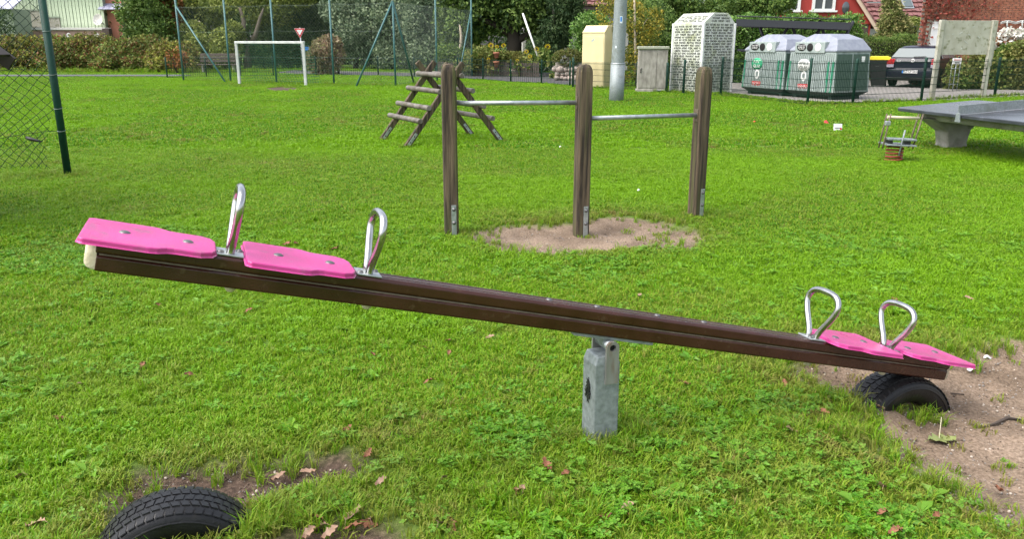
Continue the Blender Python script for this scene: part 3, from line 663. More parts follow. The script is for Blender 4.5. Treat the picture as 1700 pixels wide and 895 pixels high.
c_ = G(965, 145); c_.z = 0; cc = thing('cream_cabinet', 'tall cream utility cabinet with a sloped lid by the lamp pole', 'cabinet', (c_.x, c_.y, 0), (0, 0, math.radians(-30)))
w, dp, h1, h2 = .86, .95, 1.92, 2.14
mb = MB(); mb.prism([(0, -.05), (dp, -.05), (dp, h1), (dp * .70, h2), (dp * .30, h2), (0, h1)], w, Matrix(((0, 0, 1, 0), (1, 0, 0, 0), (0, 1, 0, 0), (0, 0, 0, 1)))); bd = mb.build('housing', MATS['cream'], cc, .02, local=True)
mb = MB(); mb.box((w / 2, -.006, h1 - .02), (w + .02, .02, .03)); mb.build('lid_edge', MATS['cream'], cc, .004, local=True)
mb = MB(); mb.box((w / 2, -.004, .9), (w - .08, .012, 1.72)); mb.build('door', MATS['cream'], cc, .004, local=True)
mb = MB(); mb.box((w + .004, dp / 2, .9), (.012, dp - .1, 1.72)); mb.build('side_panel', MATS['cream'], cc, .004, local=True)
mb = MB(); mb.bar((w * .44, -.012, 1.58), (w * .56, -.012, 1.66), .003, .10, (0, -.3, 1)); mb.build('sticker', MATS['sticker'], cc, local=True)

c_ = G(1058, 153); c_.z = 0; w = .93; gc = thing('grey_cabinet', 'weathered grey cable cabinet with a mossy lid', 'cabinet', (c_.x, c_.y, 0), (0, 0, math.radians(-4)))
mb = MB(); mb.box((w / 2, .2, .70), (w, .4, 1.30)); mb.build('housing', MATS['grey_cab'], gc, .012, local=True)
mb = MB(); mb.box((w / 2, .19, 1.40), (w + .06, .48, .09)); mb.build('lid', MATS['cab_lid'], gc, .02, local=True)
mb = MB(); mb.box((w / 2 - .05, .2, .03), (w - .02, .44, .14)); mb.build('plinth', MATS['grey_cab'], gc, .01, local=True)
mb = MB(); mb.box((w * .32, -.006, .72), (w * .60, .014, 1.14)); d_ = mb.build('door', MATS['grey_cab'], gc, .004, local=True)
mb = MB(); mb.box((w * .82, -.006, .72), (w * .33, .014, 1.14)); mb.build('door', MATS['grey_cab'], gc, .004, local=True)
mb = MB(); mb.tube([(.08, -.03, .62), (.08, -.035, .74), (.12, -.03, .76)], .014, 6); mb.build('handle', MATS['black'], d_, local=True)
mb = MB(); mb.box((w * .80, -.06, .07), (.26, .1, .03)); mb.build('step_plate', MATS['galv_dull'], gc, .004, local=True)

# ------------------------------------------------------------------ white kiosk covered in lines of words
kp = at(1162, 150, 26.3); kp.z = 0
ka = math.radians(32); kr = Vector((math.cos(ka), math.sin(ka), 0)); kl = Vector((-math.sin(ka), math.cos(ka), 0)); KW = 1.36
ki = thing('word_kiosk', 'white house-shaped box covered in rows of dark words', 'kiosk', kp)
prof = [(0, -.02), (KW, -.02), (KW, 2.16), (KW * .76, 2.46), (KW * .30, 2.46), (0, 2.16)]
Mk = Matrix((( kr.x, 0, kl.x, kp.x), (kr.y, 0, kl.y, kp.y), (0, 1, 0, 0), (0, 0, 0, 1)))
MB().prism(prof, KW, Mk).build('housing', MATS['kiosk'], ki, .012)
for (u, v_) in ((0, 0), (1, 0), (0, 1)):
    q = kp + kr * (KW * u) + kl * (KW * v_); mb = MB(); mb.box(q + Z1 * 1.07, (.06, .06, 2.16), rot3(kr, kl, Z1)); mb.build('corner_strip', MATS['sign_white'], ki, .006)
ROWS = ['SACH · RETTUNG · FLUG · NOT · DIENST · NORD', '· HILFE · BEIN · BAUM · ERDE · VORSORGE ·', 'REGISTER · HILFE · JUGEND · PROJEKT · GELD', '· GAST · PFARRER · BESUCHER · DIENST ·', 'EINNAHME · RAT · BEZIEHUNG · HILFE · HAUS', '· NOT · RUF · RETTER · KIND · FUER · RAUM ·', 'RAUM · SENIOREN · BERATUNG · EINKAUF', '· SERVICE · MONUMENT · PAKET · DIENST ·', 'PATIENTEN · JUGEND · SOZIAL · ARBEIT · PL', '· ARBEITER · WOHNUNG · NOT · SPORT ·', 'HILFE · KULT · SPORT · KATASTROPHE · HILFE', '· ERSTE · PFLEGE · TRANSPORT · RAUM ·', 'TRANSPORT · FAMILIE · ALLEIN · KIND · ALT', '· ERSTE · HILFE · KIND · PFLEGE · RAUM ·']
row_me = []
for r_ in ROWS:
    me = text_mesh(r_, .078, MATS['ink'], .001, bold=.0014)
    xs = [v.co.x for v in me.vertices]; sc = (KW - .16) / (max(xs) - min(xs))
    for v in me.vertices: v.co.x *= sc; v.co.y *= 1.05
    row_me.append(me)
def kface(o, right, up, nrm, z0, n, first=0, pitch=.083, wscale=1):
    for i in range(n):
        me = row_me[(i + first) % len(row_me)]; z = z0 - i * pitch
        ob = put('text_line', me, ki, o + up * z + nrm * .006 - kp, rot3(right, up, nrm))
kface(kp + kr * (KW / 2), kr, Z1, -kl, 2.10, 25); kface(kp + kl * (KW / 2), -kl, Z1, -kr, 2.05, 25)
for i, t_ in enumerate(('KATASTROPHE', 'TECHNIK · BERGUNG', 'RAUM · DIENST · HILFE')):
    me = text_mesh(t_, .078, MATS['ink'], bold=.0014); put('text_line', me, ki, kr * (KW * (.53)) + Z1 * (2.385 - i * .085) - kl * .006, rot3(kr, Z1, -kl))
up2 = (kr * (KW * .30) + Z1 * .30).normalized()
for i in range(4):
    put('text_line', row_me[i + 3], ki, kl * (KW / 2) + Z1 * 2.16 + up2 * (.06 + i * .085) + (-kl).cross(up2) * .006, rot3(-kl, up2, (-kl).cross(up2)))

# ------------------------------------------------------------------ glass recycling containers
cw = Vector((.46, -.888, 0)).normalized(); cd = Vector((.888, .46, 0)); CW, CD = 1.76, 1.42
near_c = Vector((8.86, 22.95, 0)); c2o = near_c - cw * CW; c1o = c2o - cw * (CW + .10)
CR = rot3(cw, cd, Z1)
def container(o, label, lab_mat, words):
    t = thing('recycling_container', label, 'container', o, (0, 0, math.atan2(cw.y, cw.x)), group='glass recycling containers')
    zb, zt, ze = .22, 1.30, 1.40
    def loft(rings, nm, mat, bev=.015, cap=True):
        mb = MB(); v = []; 
        for (x0, x1, y0, y1, z) in rings: v += [(x0, y0, z), (x1, y0, z), (x1, y1, z), (x0, y1, z)]
        f = [(i * 4 + k, i * 4 + (k + 1) % 4, i * 4 + 4 + (k + 1) % 4, i * 4 + 4 + k) for i in range(len(rings) - 1) for k in range(4)] + [(0, 3, 2, 1)]
        e = (len(rings) - 1) * 4; f.append((e, e + 1, e + 2, e + 3)); mb.add(v, f); return mb.build(nm, mat, t, bev, local=True)
    body = loft([(.0, CW, 0, CD, zb), (.05, CW - .05, .04, CD - .04, 1.32)], 'body', MATS['con_body'])
    loft([(.28, CW - .28, .25, CD - .25, .02), (-.01, CW + .01, -.01, CD + .01, zb + .005)], 'base', MATS['con_base'])
    for x0 in (.16, CW - .30): mb = MB(); mb.box((x0 + .07, CD / 2, .045), (.14, CD - .3, .10)); mb.build('skid', MATS['con_base'], t, .01, local=True)
    n = 22
    me = MB().box((0, 0, 0), (.030, .02, 1.03)).mesh('front_rib', MATS['con_body'])
    for k in range(n):
        x = .10 + (CW - .2) * k / (n - 1); q = link('front_rib', me, body); q.location = (x * (1 - .03) + .026, .012, .76); q.rotation_euler = (-.036, 0, 0)
    for x0 in (.09, CW - .26, CW - .10): mb = MB(); mb.bar((x0, -.006, zb + .01), (x0 - .012 * (x0 > 1) + .01, .02, 1.05), .06, .02, (0, -1, 0)); mb.build('green_strip', MATS['con_green'], body, local=True)
    for y0 in (.08, CD / 2 + .03):                                       # side doors
        mb = MB(); mb.bar((CW + .004, y0 + .28, zb + .05), (CW - .042, y0 + .28, 1.26), .60, .03, (1, 0, 0)); dr = mb.build('side_door', MATS['con_side'], t, .01, local=True)
        for zz in (.5, .9): mb = MB(); mb.box((CW + .004 - (zz - .2) * .04, y0 + .28, zz), (.03, .5, .04)); mb.build('door_rib', MATS['con_side'], dr, .006, local=True)
    mb = MB(); mb.box((CW - .022, CD - .33, 1.12), (.012, .13, .15)); mb.build('notice', MATS['sign_white'], t, local=True)
    loft([(.03, CW - .03, .02, CD - .02, 1.31), (.02, CW - .02, .01, CD - .01, 1.36), (.30, CW - .22, .22, CD - .18, 1.66), (.62, CW - .62, .30, CD - .3, 1.80)], 'roof', MATS['con_roof'], .02)
    for y0 in (.16, .76): mb = MB(); mb.bar((CW - .075, y0 + .23, 1.415), (CW - .185, y0 + .23, 1.58), .38, .02, (.3, 0, .2)); mb.build('roof_panel', MATS['con_roof'], t, .006, local=True)
    mb = MB(); mb.prism([(-.005, 1.28), (.28, 1.28), (.28, 1.60), (-.005, 1.58)], CW * .62, Matrix(((0, 0, 1, .24), (1, 0, 0, 0), (0, 1, 0, 0), (0, 0, 0, 1)))); hood = mb.build('hood', MATS['con_body'], t, .012, local=True)
    Rf = rot3((1, 0, 0), (0, 0, 1), (0, -1, 0))
    for x0, mt, nm in ((.80, MATS['dark'], 'drop_hole'), (1.09, MATS['sign_white'], 'drop_flap')):
        mb = MB(); mb.lathe([(0, .004), (.105, .004), (.112, .0), (.112, -.01)], (x0, -.011, 1.435), 20, Rf); mb.build(nm, mt, hood, local=True)
    mb = MB(); mb.lathe([(0, .003), (.11, .003), (.11, -.01)], (0, 0, 0), 20, Matrix.Identity(3)); q = mb.build('notice', MATS['black'], hood, local=True)
    q.matrix_local = Matrix.Translation((.49, -.011, 1.435)) @ Rf.to_4x4() @ Matrix.Diagonal((1.55, .92, 1, 1))
    for i, tx in enumerate(('Einwurf nur', 'werktags von', '7 bis 20 Uhr')): put('lettering', text_mesh(tx, .048, MATS['sign_white']), hood, Vector((.49, -.017, 1.475 - i * .042)), Rf)
    lab = MB().lathe([(0, .003), (.2, .003), (.2, -.012)], (0, 0, 0), 24).build('label', lab_mat, body, local=True)
    lab.matrix_local = Matrix.Translation((.62, .003, .94)) @ (Rf @ Matrix.Rotation(-.03, 3, 'X')).to_4x4() @ Matrix.Diagonal((1.15, .85, 1, 1))
    for i, tx in enumerate(words): put('lettering', text_mesh(tx, .13, MATS['sign_white'] if lab_mat is MATS['lab_green'] else MATS['ink']), body, Vector((.62, -.006, 1.0 - i * .13)), Rf)
    em = MB().lathe([(.06, .0), (.09, .004), (.12, .0)], (0, 0, 0), 20).build('emblem', MATS['sign_white'], body, local=True)
    em.matrix_local = Matrix.Translation((.66, -.006, .64)) @ Rf.to_4x4() @ Matrix.Diagonal((.8, 1.25, 1, 1))
    mb = MB(); mb.box((.66, -.008, .36), (.36, .01, .12)); mb.build('red_label', MATS['sign_red'], body, local=True)
    put('lettering', text_mesh('EGGERS', .095, MATS['sign_white']), body, Vector((.66, -.016, .36)), Rf)
container(c1o, 'grey-green glass container with a green label, nearer the white kiosk', MATS['lab_green'], ('BUNT', 'GLAS'))
container(c2o, 'grey-green glass container with a white label, nearer the dark car', MATS['sign_white'], ('WEISS', 'GLAS'))

# ------------------------------------------------------------------ dark canopy behind the containers
cpn = thing('carport_canopy', 'flat dark canopy on slanted struts behind the containers', 'canopy', at(1320, 120, 29))
a, bq = at(1222, 36, 29.5), at(1412, 42, 28.2); d_ = (bq - a).normalized(); dn = Vector((-d_.y, d_.x, 0)).normalized()
n = 8
for k in range(n):
    p0, p1 = a.lerp(bq, k / n + .004), a.lerp(bq, (k + 1) / n - .004); mb = MB(); mb.bar(p0 + dn * 1.2 + Z1 * .22, p1 + dn * 1.2 + Z1 * .22, 2.6, .03, (dn * -.015 + Z1)); mb.build('solar_panel', MATS['blue_panel'], cpn, .006)
for q in (0, 2.3): mb = MB(); mb.bar(a + dn * q + Z1 * -.02, bq + dn * q + Z1 * -.02, .10, .24); mb.build('edge_beam', MATS['solar_under'], cpn, .01)
for t_ in (.32, .62, .88):
    m_ = a.lerp(bq, t_) + dn * 1.2; f_ = Vector((m_.x, m_.y, 0))
    for e in (-.55, .55): MB().tube([f_ + Z1 * .9, f_ + d_ * e + Z1 * (a.z + .05)], .055, 8).build('strut', MATS['solar_under'], cpn)
    MB().tube([f_ - Z1 * .1, f_ + Z1 * .95], .07, 8).build('post', MATS['solar_under'], cpn)
mb = MB(); mb.bar(a + dn * 1.2 - Z1 * .95, bq + dn * 1.2 - Z1 * .95, .06, .08); mb.build('cross_rail', MATS['solar_under'], cpn)

# ------------------------------------------------------------------ black bin with yellow lid
p = at(1466, 140, 30.2); p.z = 0; wb = thing('wheelie_bin', 'black wheeled bin with a yellow lid beside the car', 'bin', p, (0, 0, -.45))
mb = MB(); v = []
for z, w_, d2_ in ((.06, .40, .42), (.95, .54, .62)): v += [(-w_, -d2_ / 2, z), (w_ * .2, -d2_ / 2, z), (w_ * .2, d2_ / 2, z), (-w_, d2_ / 2, z)]
mb.add(v, [(0, 3, 2, 1), (4, 5, 6, 7)] + [(k, (k + 1) % 4, 4 + (k + 1) % 4, 4 + k) for k in range(4)]); mb.build('body', MATS['black'], wb, .03, local=True)
mb = MB(); mb.prism([(-.62, 0), (.16, 0), (.16, .08), (.05, .13), (-.5, .13), (-.62, .08)], .68, Matrix(((1, 0, 0, 0), (0, 0, 1, -.34), (0, 1, 0, .955), (0, 0, 0, 1)))); mb.build('lid', MATS['yellow'], wb, .015, local=True)
for x in (-.4, .05): MB().cyl((x, .3, .1), (x + .05, .3, .1), .1, n=14).build('wheel', MATS['tyre'], wb, local=True)
put('lettering', text_mesh('270', .15, MATS['sign_white']), wb, Vector((-.2, -.285, .78)), rot3((1, 0, 0), (0, 0, 1), (0, -1, 0)))

# ------------------------------------------------------------------ dark blue hatchback, rear towards us
cr = at(1510, 140, 29.3); cr.z = .02; ca = math.radians(-40)
car = thing('parked_car', 'dark blue hatchback parked beyond the fence, rear towards the lawn', 'car', cr, (0, 0, ca))
side_prof = [(0.02, .30), (-.03, .48), (-.02, .62), (.05, .66), (.02, .90), (.10, 1.00), (.42, 1.36), (.62, 1.415), (1.3, 1.44), (1.95, 1.405), (2.75, .96), (3.0, .93), (3.75, .80), (4.05, .66), (4.1, .42), (4.0, .24), (3.0, .20), (.6, .22)]
def carw(z): return .86 if z < .55 else (.865 - .02 * (z - .55) / .4 if z < .95 else .845 - .27 * ((z - .95) / .49) ** 1.15)
us = [-1, -.96, -.86, -.6, 0, .6, .86, .96, 1]; v = []; cy_, cz_ = 2.0, .8
for u in us:
    e = max(0, (abs(u) - .8) / .2); k = e ** 2 * .06
    for (y, z) in side_prof:
        v.append((u * carw(z), y + (k * 1.6 if y < 2 else -k * 1.8) * (1 if abs(y - 2) > 1 else .4), z - (k * .8 if z > .9 else 0) + (k * .3 if z < .4 else 0)))
n = len(side_prof); mb = MB(); f = [(i * n + k, i * n + (k + 1) % n, (i + 1) * n + (k + 1) % n, (i + 1) * n + k) for i in range(len(us) - 1) for k in range(n)]
f += [tuple(range(n)), tuple((len(us) - 1) * n + k for k in range(n))[::-1]]
mb.add(v, f, True); body = mb.build('body', MATS['car'], car, .012, local=True)
def quad(pts, nm, mat, par, th=.012, bev=.004):
    p = [Vector(q) for q in pts]; nr = (p[1] - p[0]).cross(p[3] - p[0]).normalized() * th; k = len(p)
    mb = MB(); mb.add(p + [q + nr for q in p], [tuple(range(k))[::-1], tuple(range(k, 2 * k))] + [(i, (i + 1) % k, k + (i + 1) % k, k + i) for i in range(k)])
    return mb.build(nm, mat, par, bev, local=True)
quad([(-.74, .115, 1.03), (.74, .115, 1.03), (.585, .385, 1.335), (-.585, .385, 1.335)], 'rear_window', MATS['glass'], car, .014)
for sg in (-1, 1):
    q = [(sg * .835, .45, 1.0), (sg * .835, 1.5, 1.0), (sg * .66, 1.45, 1.34), (sg * .66, .72, 1.32)]
    quad(q if sg > 0 else q[::-1], 'side_window', MATS['glass'], car, .012)
    q = [(sg * .835, 1.56, 1.0), (sg * .835, 2.55, 1.0), (sg * .68, 1.98, 1.33), (sg * .66, 1.52, 1.34)]
    quad(q if sg > 0 else q[::-1], 'side_window', MATS['glass'], car, .012)
    x0, x1 = (.60, .86) if sg > 0 else (-.86, -.60)
    tl = quad([(x0, .015 + (.05 if sg < 0 else 0), .80), (x1, .015 + (.05 if sg > 0 else 0), .80), (x1 - (.02 if sg > 0 else -.02), .055 + (.05 if sg > 0 else 0), .985), (x0, .05 + (.05 if sg < 0 else 0), .985)], 'tail_light', MATS['lamp_red'], car, .03, .01)
    quad([(x0, .02 + (.05 if sg < 0 else 0), .69), (x1, .02 + (.05 if sg > 0 else 0), .69), (x1, .016 + (.05 if sg > 0 else 0), .795), (x0, .016 + (.05 if sg < 0 else 0), .795)], 'reverse_light', MATS['lamp_clear'], tl, .028, .01)
    mb = MB(); mb.lathe([(0, .06), (.06, .055), (.06, 0)], (sg * .9, 2.5, 1.0), 10, rot3((0, 1, 0), (0, 0, 1), (sg, 0, 0))); mb.build('mirror', MATS['car'], car, local=True)
    for yy in (.72, 3.28):
        wr = rot3((0, 1, 0), (0, 0, 1), (sg, 0, 0)); cwh = Vector((sg * .68, yy, .31))
        tw = MB().lathe([(.20, 0), (.29, 0), (.315, .03), (.315, .16), (.295, .19), (.21, .19), (.2, .16)], cwh, 28, wr).build('wheel', MATS['tyre'], car, local=True)
        MB().lathe([(0, .165), (.06, .175), (.19, .16), (.205, .18), (.205, .1)], cwh, 20, wr).build('rim', MATS['galv'], tw, local=True)
quad([(-.30, -.045, .50), (.22, -.045, .50), (.22, -.04, .61), (-.30, -.04, .61)], 'number_plate', MATS['sign_white'], car, .01, .002)
quad([(-.30, -.058, .50), (-.255, -.058, .50), (-.255, -.053, .61), (-.30, -.053, .61)], 'plate_strip', MATS['blue'], car, .004, .001)
RR = rot3((1, 0, 0), (0, 0, 1), (0, -1, 0))
put('lettering', text_mesh('RZ·UP 206', .10, MATS['ink']), car, Vector((-.02, -.060, .555)), RR)
eb = MB().lathe([(.045, .006), (.055, .012), (.062, 0)], (0, .025, .93), 20, RR).build('emblem', MATS['sign_white'], car, local=True)
mb = MB()
for x0, z0, x1, z1 in ((-.03, .045, 0, 0.005), (.03, .045, 0, .005), (-.045, .0, -.02, -.045), (-.02, -.045, 0, -.005), (0, -.005, .02, -.045), (.02, -.045, .045, 0)): mb.bar((x0, .013, .93 + z0), (x1, .013, .93 + z1), .012, .01, (0, -1, 0))
mb.build('emblem_letters', MATS['sign_white'], eb, local=True)
put('lettering', text_mesh('Golf', .07, MATS['sign_white']), car, Vector((-.46, .008, .91)), RR); put('lettering', text_mesh('TDI', .06, MATS['sign_white']), car, Vector((.5, .008, .93)), RR)
mb = MB(); mb.bar((0, .09, 1.055), (.40, .10, 1.07), .02, .02); mb.build('rear_wiper', MATS['black'], car, local=True)
MB().tube([(0, 1.1, 1.43), (0, .9, 1.52)], .012, 6).build('aerial', MATS['black'], car, local=True)
quad([(-.82, -.005, .34), (.82, -.005, .34), (.80, .06, .255), (-.80, .06, .255)], 'bumper_lip', MATS['black'], car, .02)

# ------------------------------------------------------------------ information board
bl, br_ = G(1547, 166), Vector((14.1, 25.0, 0)); nb = thing('notice_board', 'blank weathered notice board on two pale posts by the fence', 'notice board', bl)
br_ = at(1633, 150, 24.3); br_.z = 0; bl.y = 23.9; bl = at(1547, 160, 23.9); bl.z = 0
zt_ = 2.18; dd = (br_ - bl).normalized()
for p in (bl, br_): mb = MB(); mb.box(p + Z1 * (zt_ / 2), (.13, .10, zt_), rot3(dd, Z1.cross(dd), Z1)); mb.build('post', MATS['board'], nb, .01)
p = br_ + dd * .16 + Vector((.02, .2, 0)); mb = MB(); mb.box(p + Z1 * (zt_ / 2 + .45), (.12, .10, zt_ - .9), rot3(dd, Z1.cross(dd), Z1)); mb.build('side_batten', MATS['board'], nb, .01)
mb = MB(); q = (bl + br_) / 2 + Z1 * 1.70; mb.box(q + Z1.cross(dd) * .02, ((br_ - bl).length - .12, .035, .94), rot3(dd, Z1.cross(dd), Z1)); bo = mb.build('panel', MATS['board'], nb, .004)
for (u, z, l, a_) in ((-.2, .12, .12, .5), (.02, -.12, .16, -.5), (.42, .02, .1, -.7), (.2, .3, .08, .3), (-.45, .1, .07, .2), (-.1, -.3, .06, 1.0), (.1, .08, .08, -.4)):
    d2_ = dd * math.cos(a_) + Z1 * math.sin(a_); c_ = q + dd * u + Z1 * z - Z1.cross(dd) * .0; mb = MB(); mb.bar(c_ - d2_ * l / 2, c_ + d2_ * l / 2, .012, .006, Z1.cross(dd)); mb.build('scratch', MATS['white_paint'], bo)
p = at(1582, 150, 27.2); p.z = 0; wp = thing('small_sign', 'small white notice on a wire trellis behind the board', 'sign', p)
mb = MB(); zc_ = at(1582, 101, 27.2).z; mb.box((p.x, p.y, zc_), (.27, .02, .18)); pl = mb.build('plate', MATS['sign_white'], wp, .003)
put('lettering', text_mesh('PRIVAT', .07, MATS['sign_red']), pl, Vector((0, -.014, zc_ + .035)), RR)
mb = MB(); mb.box((p.x, p.y - .012, zc_ - .05), (.16, .006, .03)); mb.build('bar_mark', MATS['ink'], pl)
for dx in (-.13, 0, .13): MB().cyl((p.x + dx, p.y + .03, -.1), (p.x + dx, p.y + .03, zc_ + .1), .010, n=6).build('upright', MATS['galv'], wp)
for z in (.25, .5, .75): MB().cyl((p.x - .15, p.y + .03, z), (p.x + .15, p.y + .03, z), .008, n=6).build('rail', MATS['galv'], wp)

# ------------------------------------------------------------------ table tennis table
tc = Vector((5.99, 12.95, .60)); tl_ = Vector((.24, -.97, 0)).normalized(); tw_ = Vector((tl_.y * -1, tl_.x, .06)).normalized()
tn = tw_.cross(-tl_).normalized(); tn = tn if tn.z > 0 else -tn
RT = rot3(tl_, tw_, tn)
tt = thing('table_tennis_table', 'concrete table tennis table with a wet dark top and metal net', 'table tennis table', (tc + tl_ * 1.37 + tw_ * .76).xy.to_3d())
def tp_(a, b_, z=0): return tc + tl_ * a + tw_ * b_ + tn * z
mb = MB(); r_ = .12; poly = []
for (cx, cy, a0) in ((r_, r_, 180), (2.74 - r_, r_, 270), (2.74 - r_, 1.525 - r_, 0), (r_, 1.525 - r_, 90)):
    for k in range(5): a_ = math.radians(a0 + k * 22.5); poly.append((cx + r_ * math.cos(a_), cy + r_ * math.sin(a_)))
Mt = Matrix.Translation(tc - tn * .05) @ RT.to_4x4(); mb.prism(poly, .05, Mt); top = mb.build('table_top', MATS['slab'], tt, .008)
mb = MB(); mb.bar(tp_(1.37, -.04, .07), tp_(1.37, 1.565, .07), .012, .125, tn); net = mb.build('net', MATS['galv_dull'], tt, .002)
mb = MB(); mb.prism([(-.05, -.10), (.05, -.10), (.03, .03), (-.03, .03)], .02, Matrix.Translation(tp_(1.37, -.05)) @ rot3(tl_, tn, tw_).to_4x4()); mb.build('net_bracket', MATS['galv_dull'], tt, .006)
mb = MB(); mb.bar(tp_(.2, .76, -.122), tp_(2.54, .76, -.122), .9, .14, tn); mb.build('under_beam', MATS['concrete'], tt, .03)
for a_ in (.42, 2.32):
    p = tp_(a_, .76, -.15); mb = MB(); prof = [(-.55, 0), (.55, 0), (.22, -.22), (.17, -.42), (.24, -.56), (.30, -.75), (-.30, -.75), (-.24, -.56), (-.17, -.42), (-.22, -.22)]
    Ml = Matrix.Translation(p - tl_ * .14) @ rot3(tw_, Z1, tl_).to_4x4(); mb.prism(prof, .28, Ml); mb.build('leg', MATS['concrete'], tt, .025)

# ------------------------------------------------------------------ spring rocker
p = G(1483, 268); sr = thing('spring_rocker', 'worn spring rocker on a rusty red coil spring', 'spring rocker', p)
sc_ = mpp(p.y, .3)
def rk(px, py, dy=0): q = at(px, py, p.y); q.y += dy; q.x = p.x + (px - 1483) * sc_; return q
cen = rk(1483, 243); cen.y = p.y
MB().tube([Vector((p.x + .105 * math.cos(a), p.y + .105 * math.sin(a), cen.z * a / (2 * math.pi * 4.5))) for a in np.linspace(0, 2 * math.pi * 4.5, 110)], .013, 8).build('coil_spring', MATS['spring'], sr)
for dy, s0 in ((-.06, 0), (.06, 1)):
    for x0, x1 in ((1459, 1466), (1509, 1519)):
        MB().tube([rk(x0, 246, dy), rk((x0 * .6 + x1 * .4), 222, dy), rk(x1, 188 + s0, dy)], .011, 8).build('side_frame', MATS['wood_pole'], sr)
mb = MB(); mb.bar(rk(1463, 229, -.06), rk(1510, 231, -.06),   .16, .025); mb.build('seat', MATS['galv_dull'], sr, .006)
mb = MB(); mb.bar(rk(1461, 238, -.02), rk(1509, 240, -.02), .30, .02); mb.build('base_plate', MATS['galv_dull'], sr, .004)
MB().tube([rk(1464, 194, 0), rk(1517, 196, 0)], .02, 10).build('handle_bar', MATS['rubber_pad'], sr)
MB().tube([rk(1483, 256, -.14), rk(1485, 232, -.15), rk(1488, 214, -.14)], .012, 8).build('foot_lever', MATS['galv_dull'], sr)
mb = MB(); mb.box(rk(1459, 203, -.12), (.07, .05, .06)); mb.build('bracket', MATS['galv'], sr, .01)
for dx in (-.12, .12): mb = MB(); mb.box(rk(1485, 234) + Vector((dx, 0, .0)), (.03, .22, .07)); mb.build('spacer', MATS['black'], sr, .004)
# ------------------------------------------------------------------ foliage
def blob(rng, clumps, n, sub=.30, k=16, inner=.45):
    """points and outward directions spread through uneven sub-clumps on ellipsoids"""
    vol = np.array([c[3] * c[5] for c in clumps]); cnt = rng.multinomial(n, vol / vol.sum()); P, D = [], []
    for (cx, cy, cz, rx, ry, rz), m_ in zip(clumps, cnt):
        u = rng.normal(size=(k, 3)); u /= np.linalg.norm(u, axis=1)[:, None]; rad = inner + (1 - inner) * rng.random(k) ** .6
        sc = u * rad[:, None]; wgt = rng.random(k) + .25; j = rng.choice(k, m_, p=wgt / wgt.sum())
        o = rng.normal(size=(m_, 3)) * sub * (.6 + .7 * rng.random((k, 1)))[j]; p = sc[j] + o
        r = np.linalg.norm(p, axis=1); out = r > 1.12; p[out] *= (1.12 / r[out])[:, None]
        d = o + .5 * p; d /= np.linalg.norm(d, axis=1)[:, None] + 1e-6
        P.append(p * np.array([rx, ry, rz]) + np.array([cx, cy, cz])); D.append(d)
    return np.concatenate(P), np.concatenate(D)
def leaves(rng, P, D, ln, wd, droop=.25, mat=None, name='foliage', zmin=.02):
    n = len(P); a = rng.normal(size=(n, 3)) * .8 + D * .6; a[:, 2] -= droop; a /= np.linalg.norm(a, axis=1)[:, None]
    s = np.cross(a, rng.normal(size=(n, 3)) + D * .8); s /= np.linalg.norm(s, axis=1)[:, None] + 1e-6
    q = (ln * (.6 + .8 * rng.random(n)))[:, None]; w = q * (wd / ln) * .5
    P = P.copy(); P[:, 2] = np.maximum(P[:, 2], zmin)
    up = np.cross(s, a) * q * .12
    V = np.stack([P, P + a * q * .45 + s * w + up, P + a * q, P + a * q * .45 - s * w + up], 1).reshape(-1, 3)
    return np_mesh(name, V, np.arange(4 * n).reshape(-1, 4), mat)
def pxc(cl):                                  # clumps given as photo px, py, distance, radius in px
    out = []
    for (px, py, Y, rx, ry) in cl:
        p = at(px, py, Y); k = mpp(Y, p.z); out.append((p.x, p.y, p.z, rx * k, max(rx, ry) * k * .8, ry * k))
    return out
SEED = [100]
def plant(name, label, cat, clumps, n, leaf, mat, group=None, trunk=None, bark='bark_dark', sub=.30, k=16, droop=.25, px=True, part='foliage', inner=.45, extra=None):
    SEED[0] += 1; rng = np.random.default_rng(SEED[0]); cl = pxc(clumps) if px else clumps
    bx, by = float(np.mean([c[0] for c in cl])), float(np.mean([c[1] for c in cl]))
    t = thing(name, label, cat, (bx, by, 0), group=group); off = np.array([bx, by, 0])
    P, D = blob(rng, cl, n, sub, k, inner); link(part, leaves(rng, P - off, D, leaf[0], leaf[1], droop, LM[mat] if mat in LM else MATS[mat]), t)
    mb = MB()
    if trunk:
        for pts, rr in trunk: mb.tube(pts, rr, 8)
    else:
        for c in cl:
            for q in range(3):
                e = Vector((c[0] + rng.uniform(-.4, .4) * c[3], c[1] + rng.uniform(-.3, .3) * c[4], c[2] + rng.uniform(0, .4) * c[5]))
                b0 = Vector((c[0] + rng.uniform(-.2, .2) * c[3], c[1], -.05)); mb.tube([b0, b0.lerp(e, .5) + Vector((rng.uniform(-.1, .1), 0, 0)), e], [.035, .025, .01], 5)
    mb.build('trunk' if trunk else 'stem', MATS[bark], t)
    return t
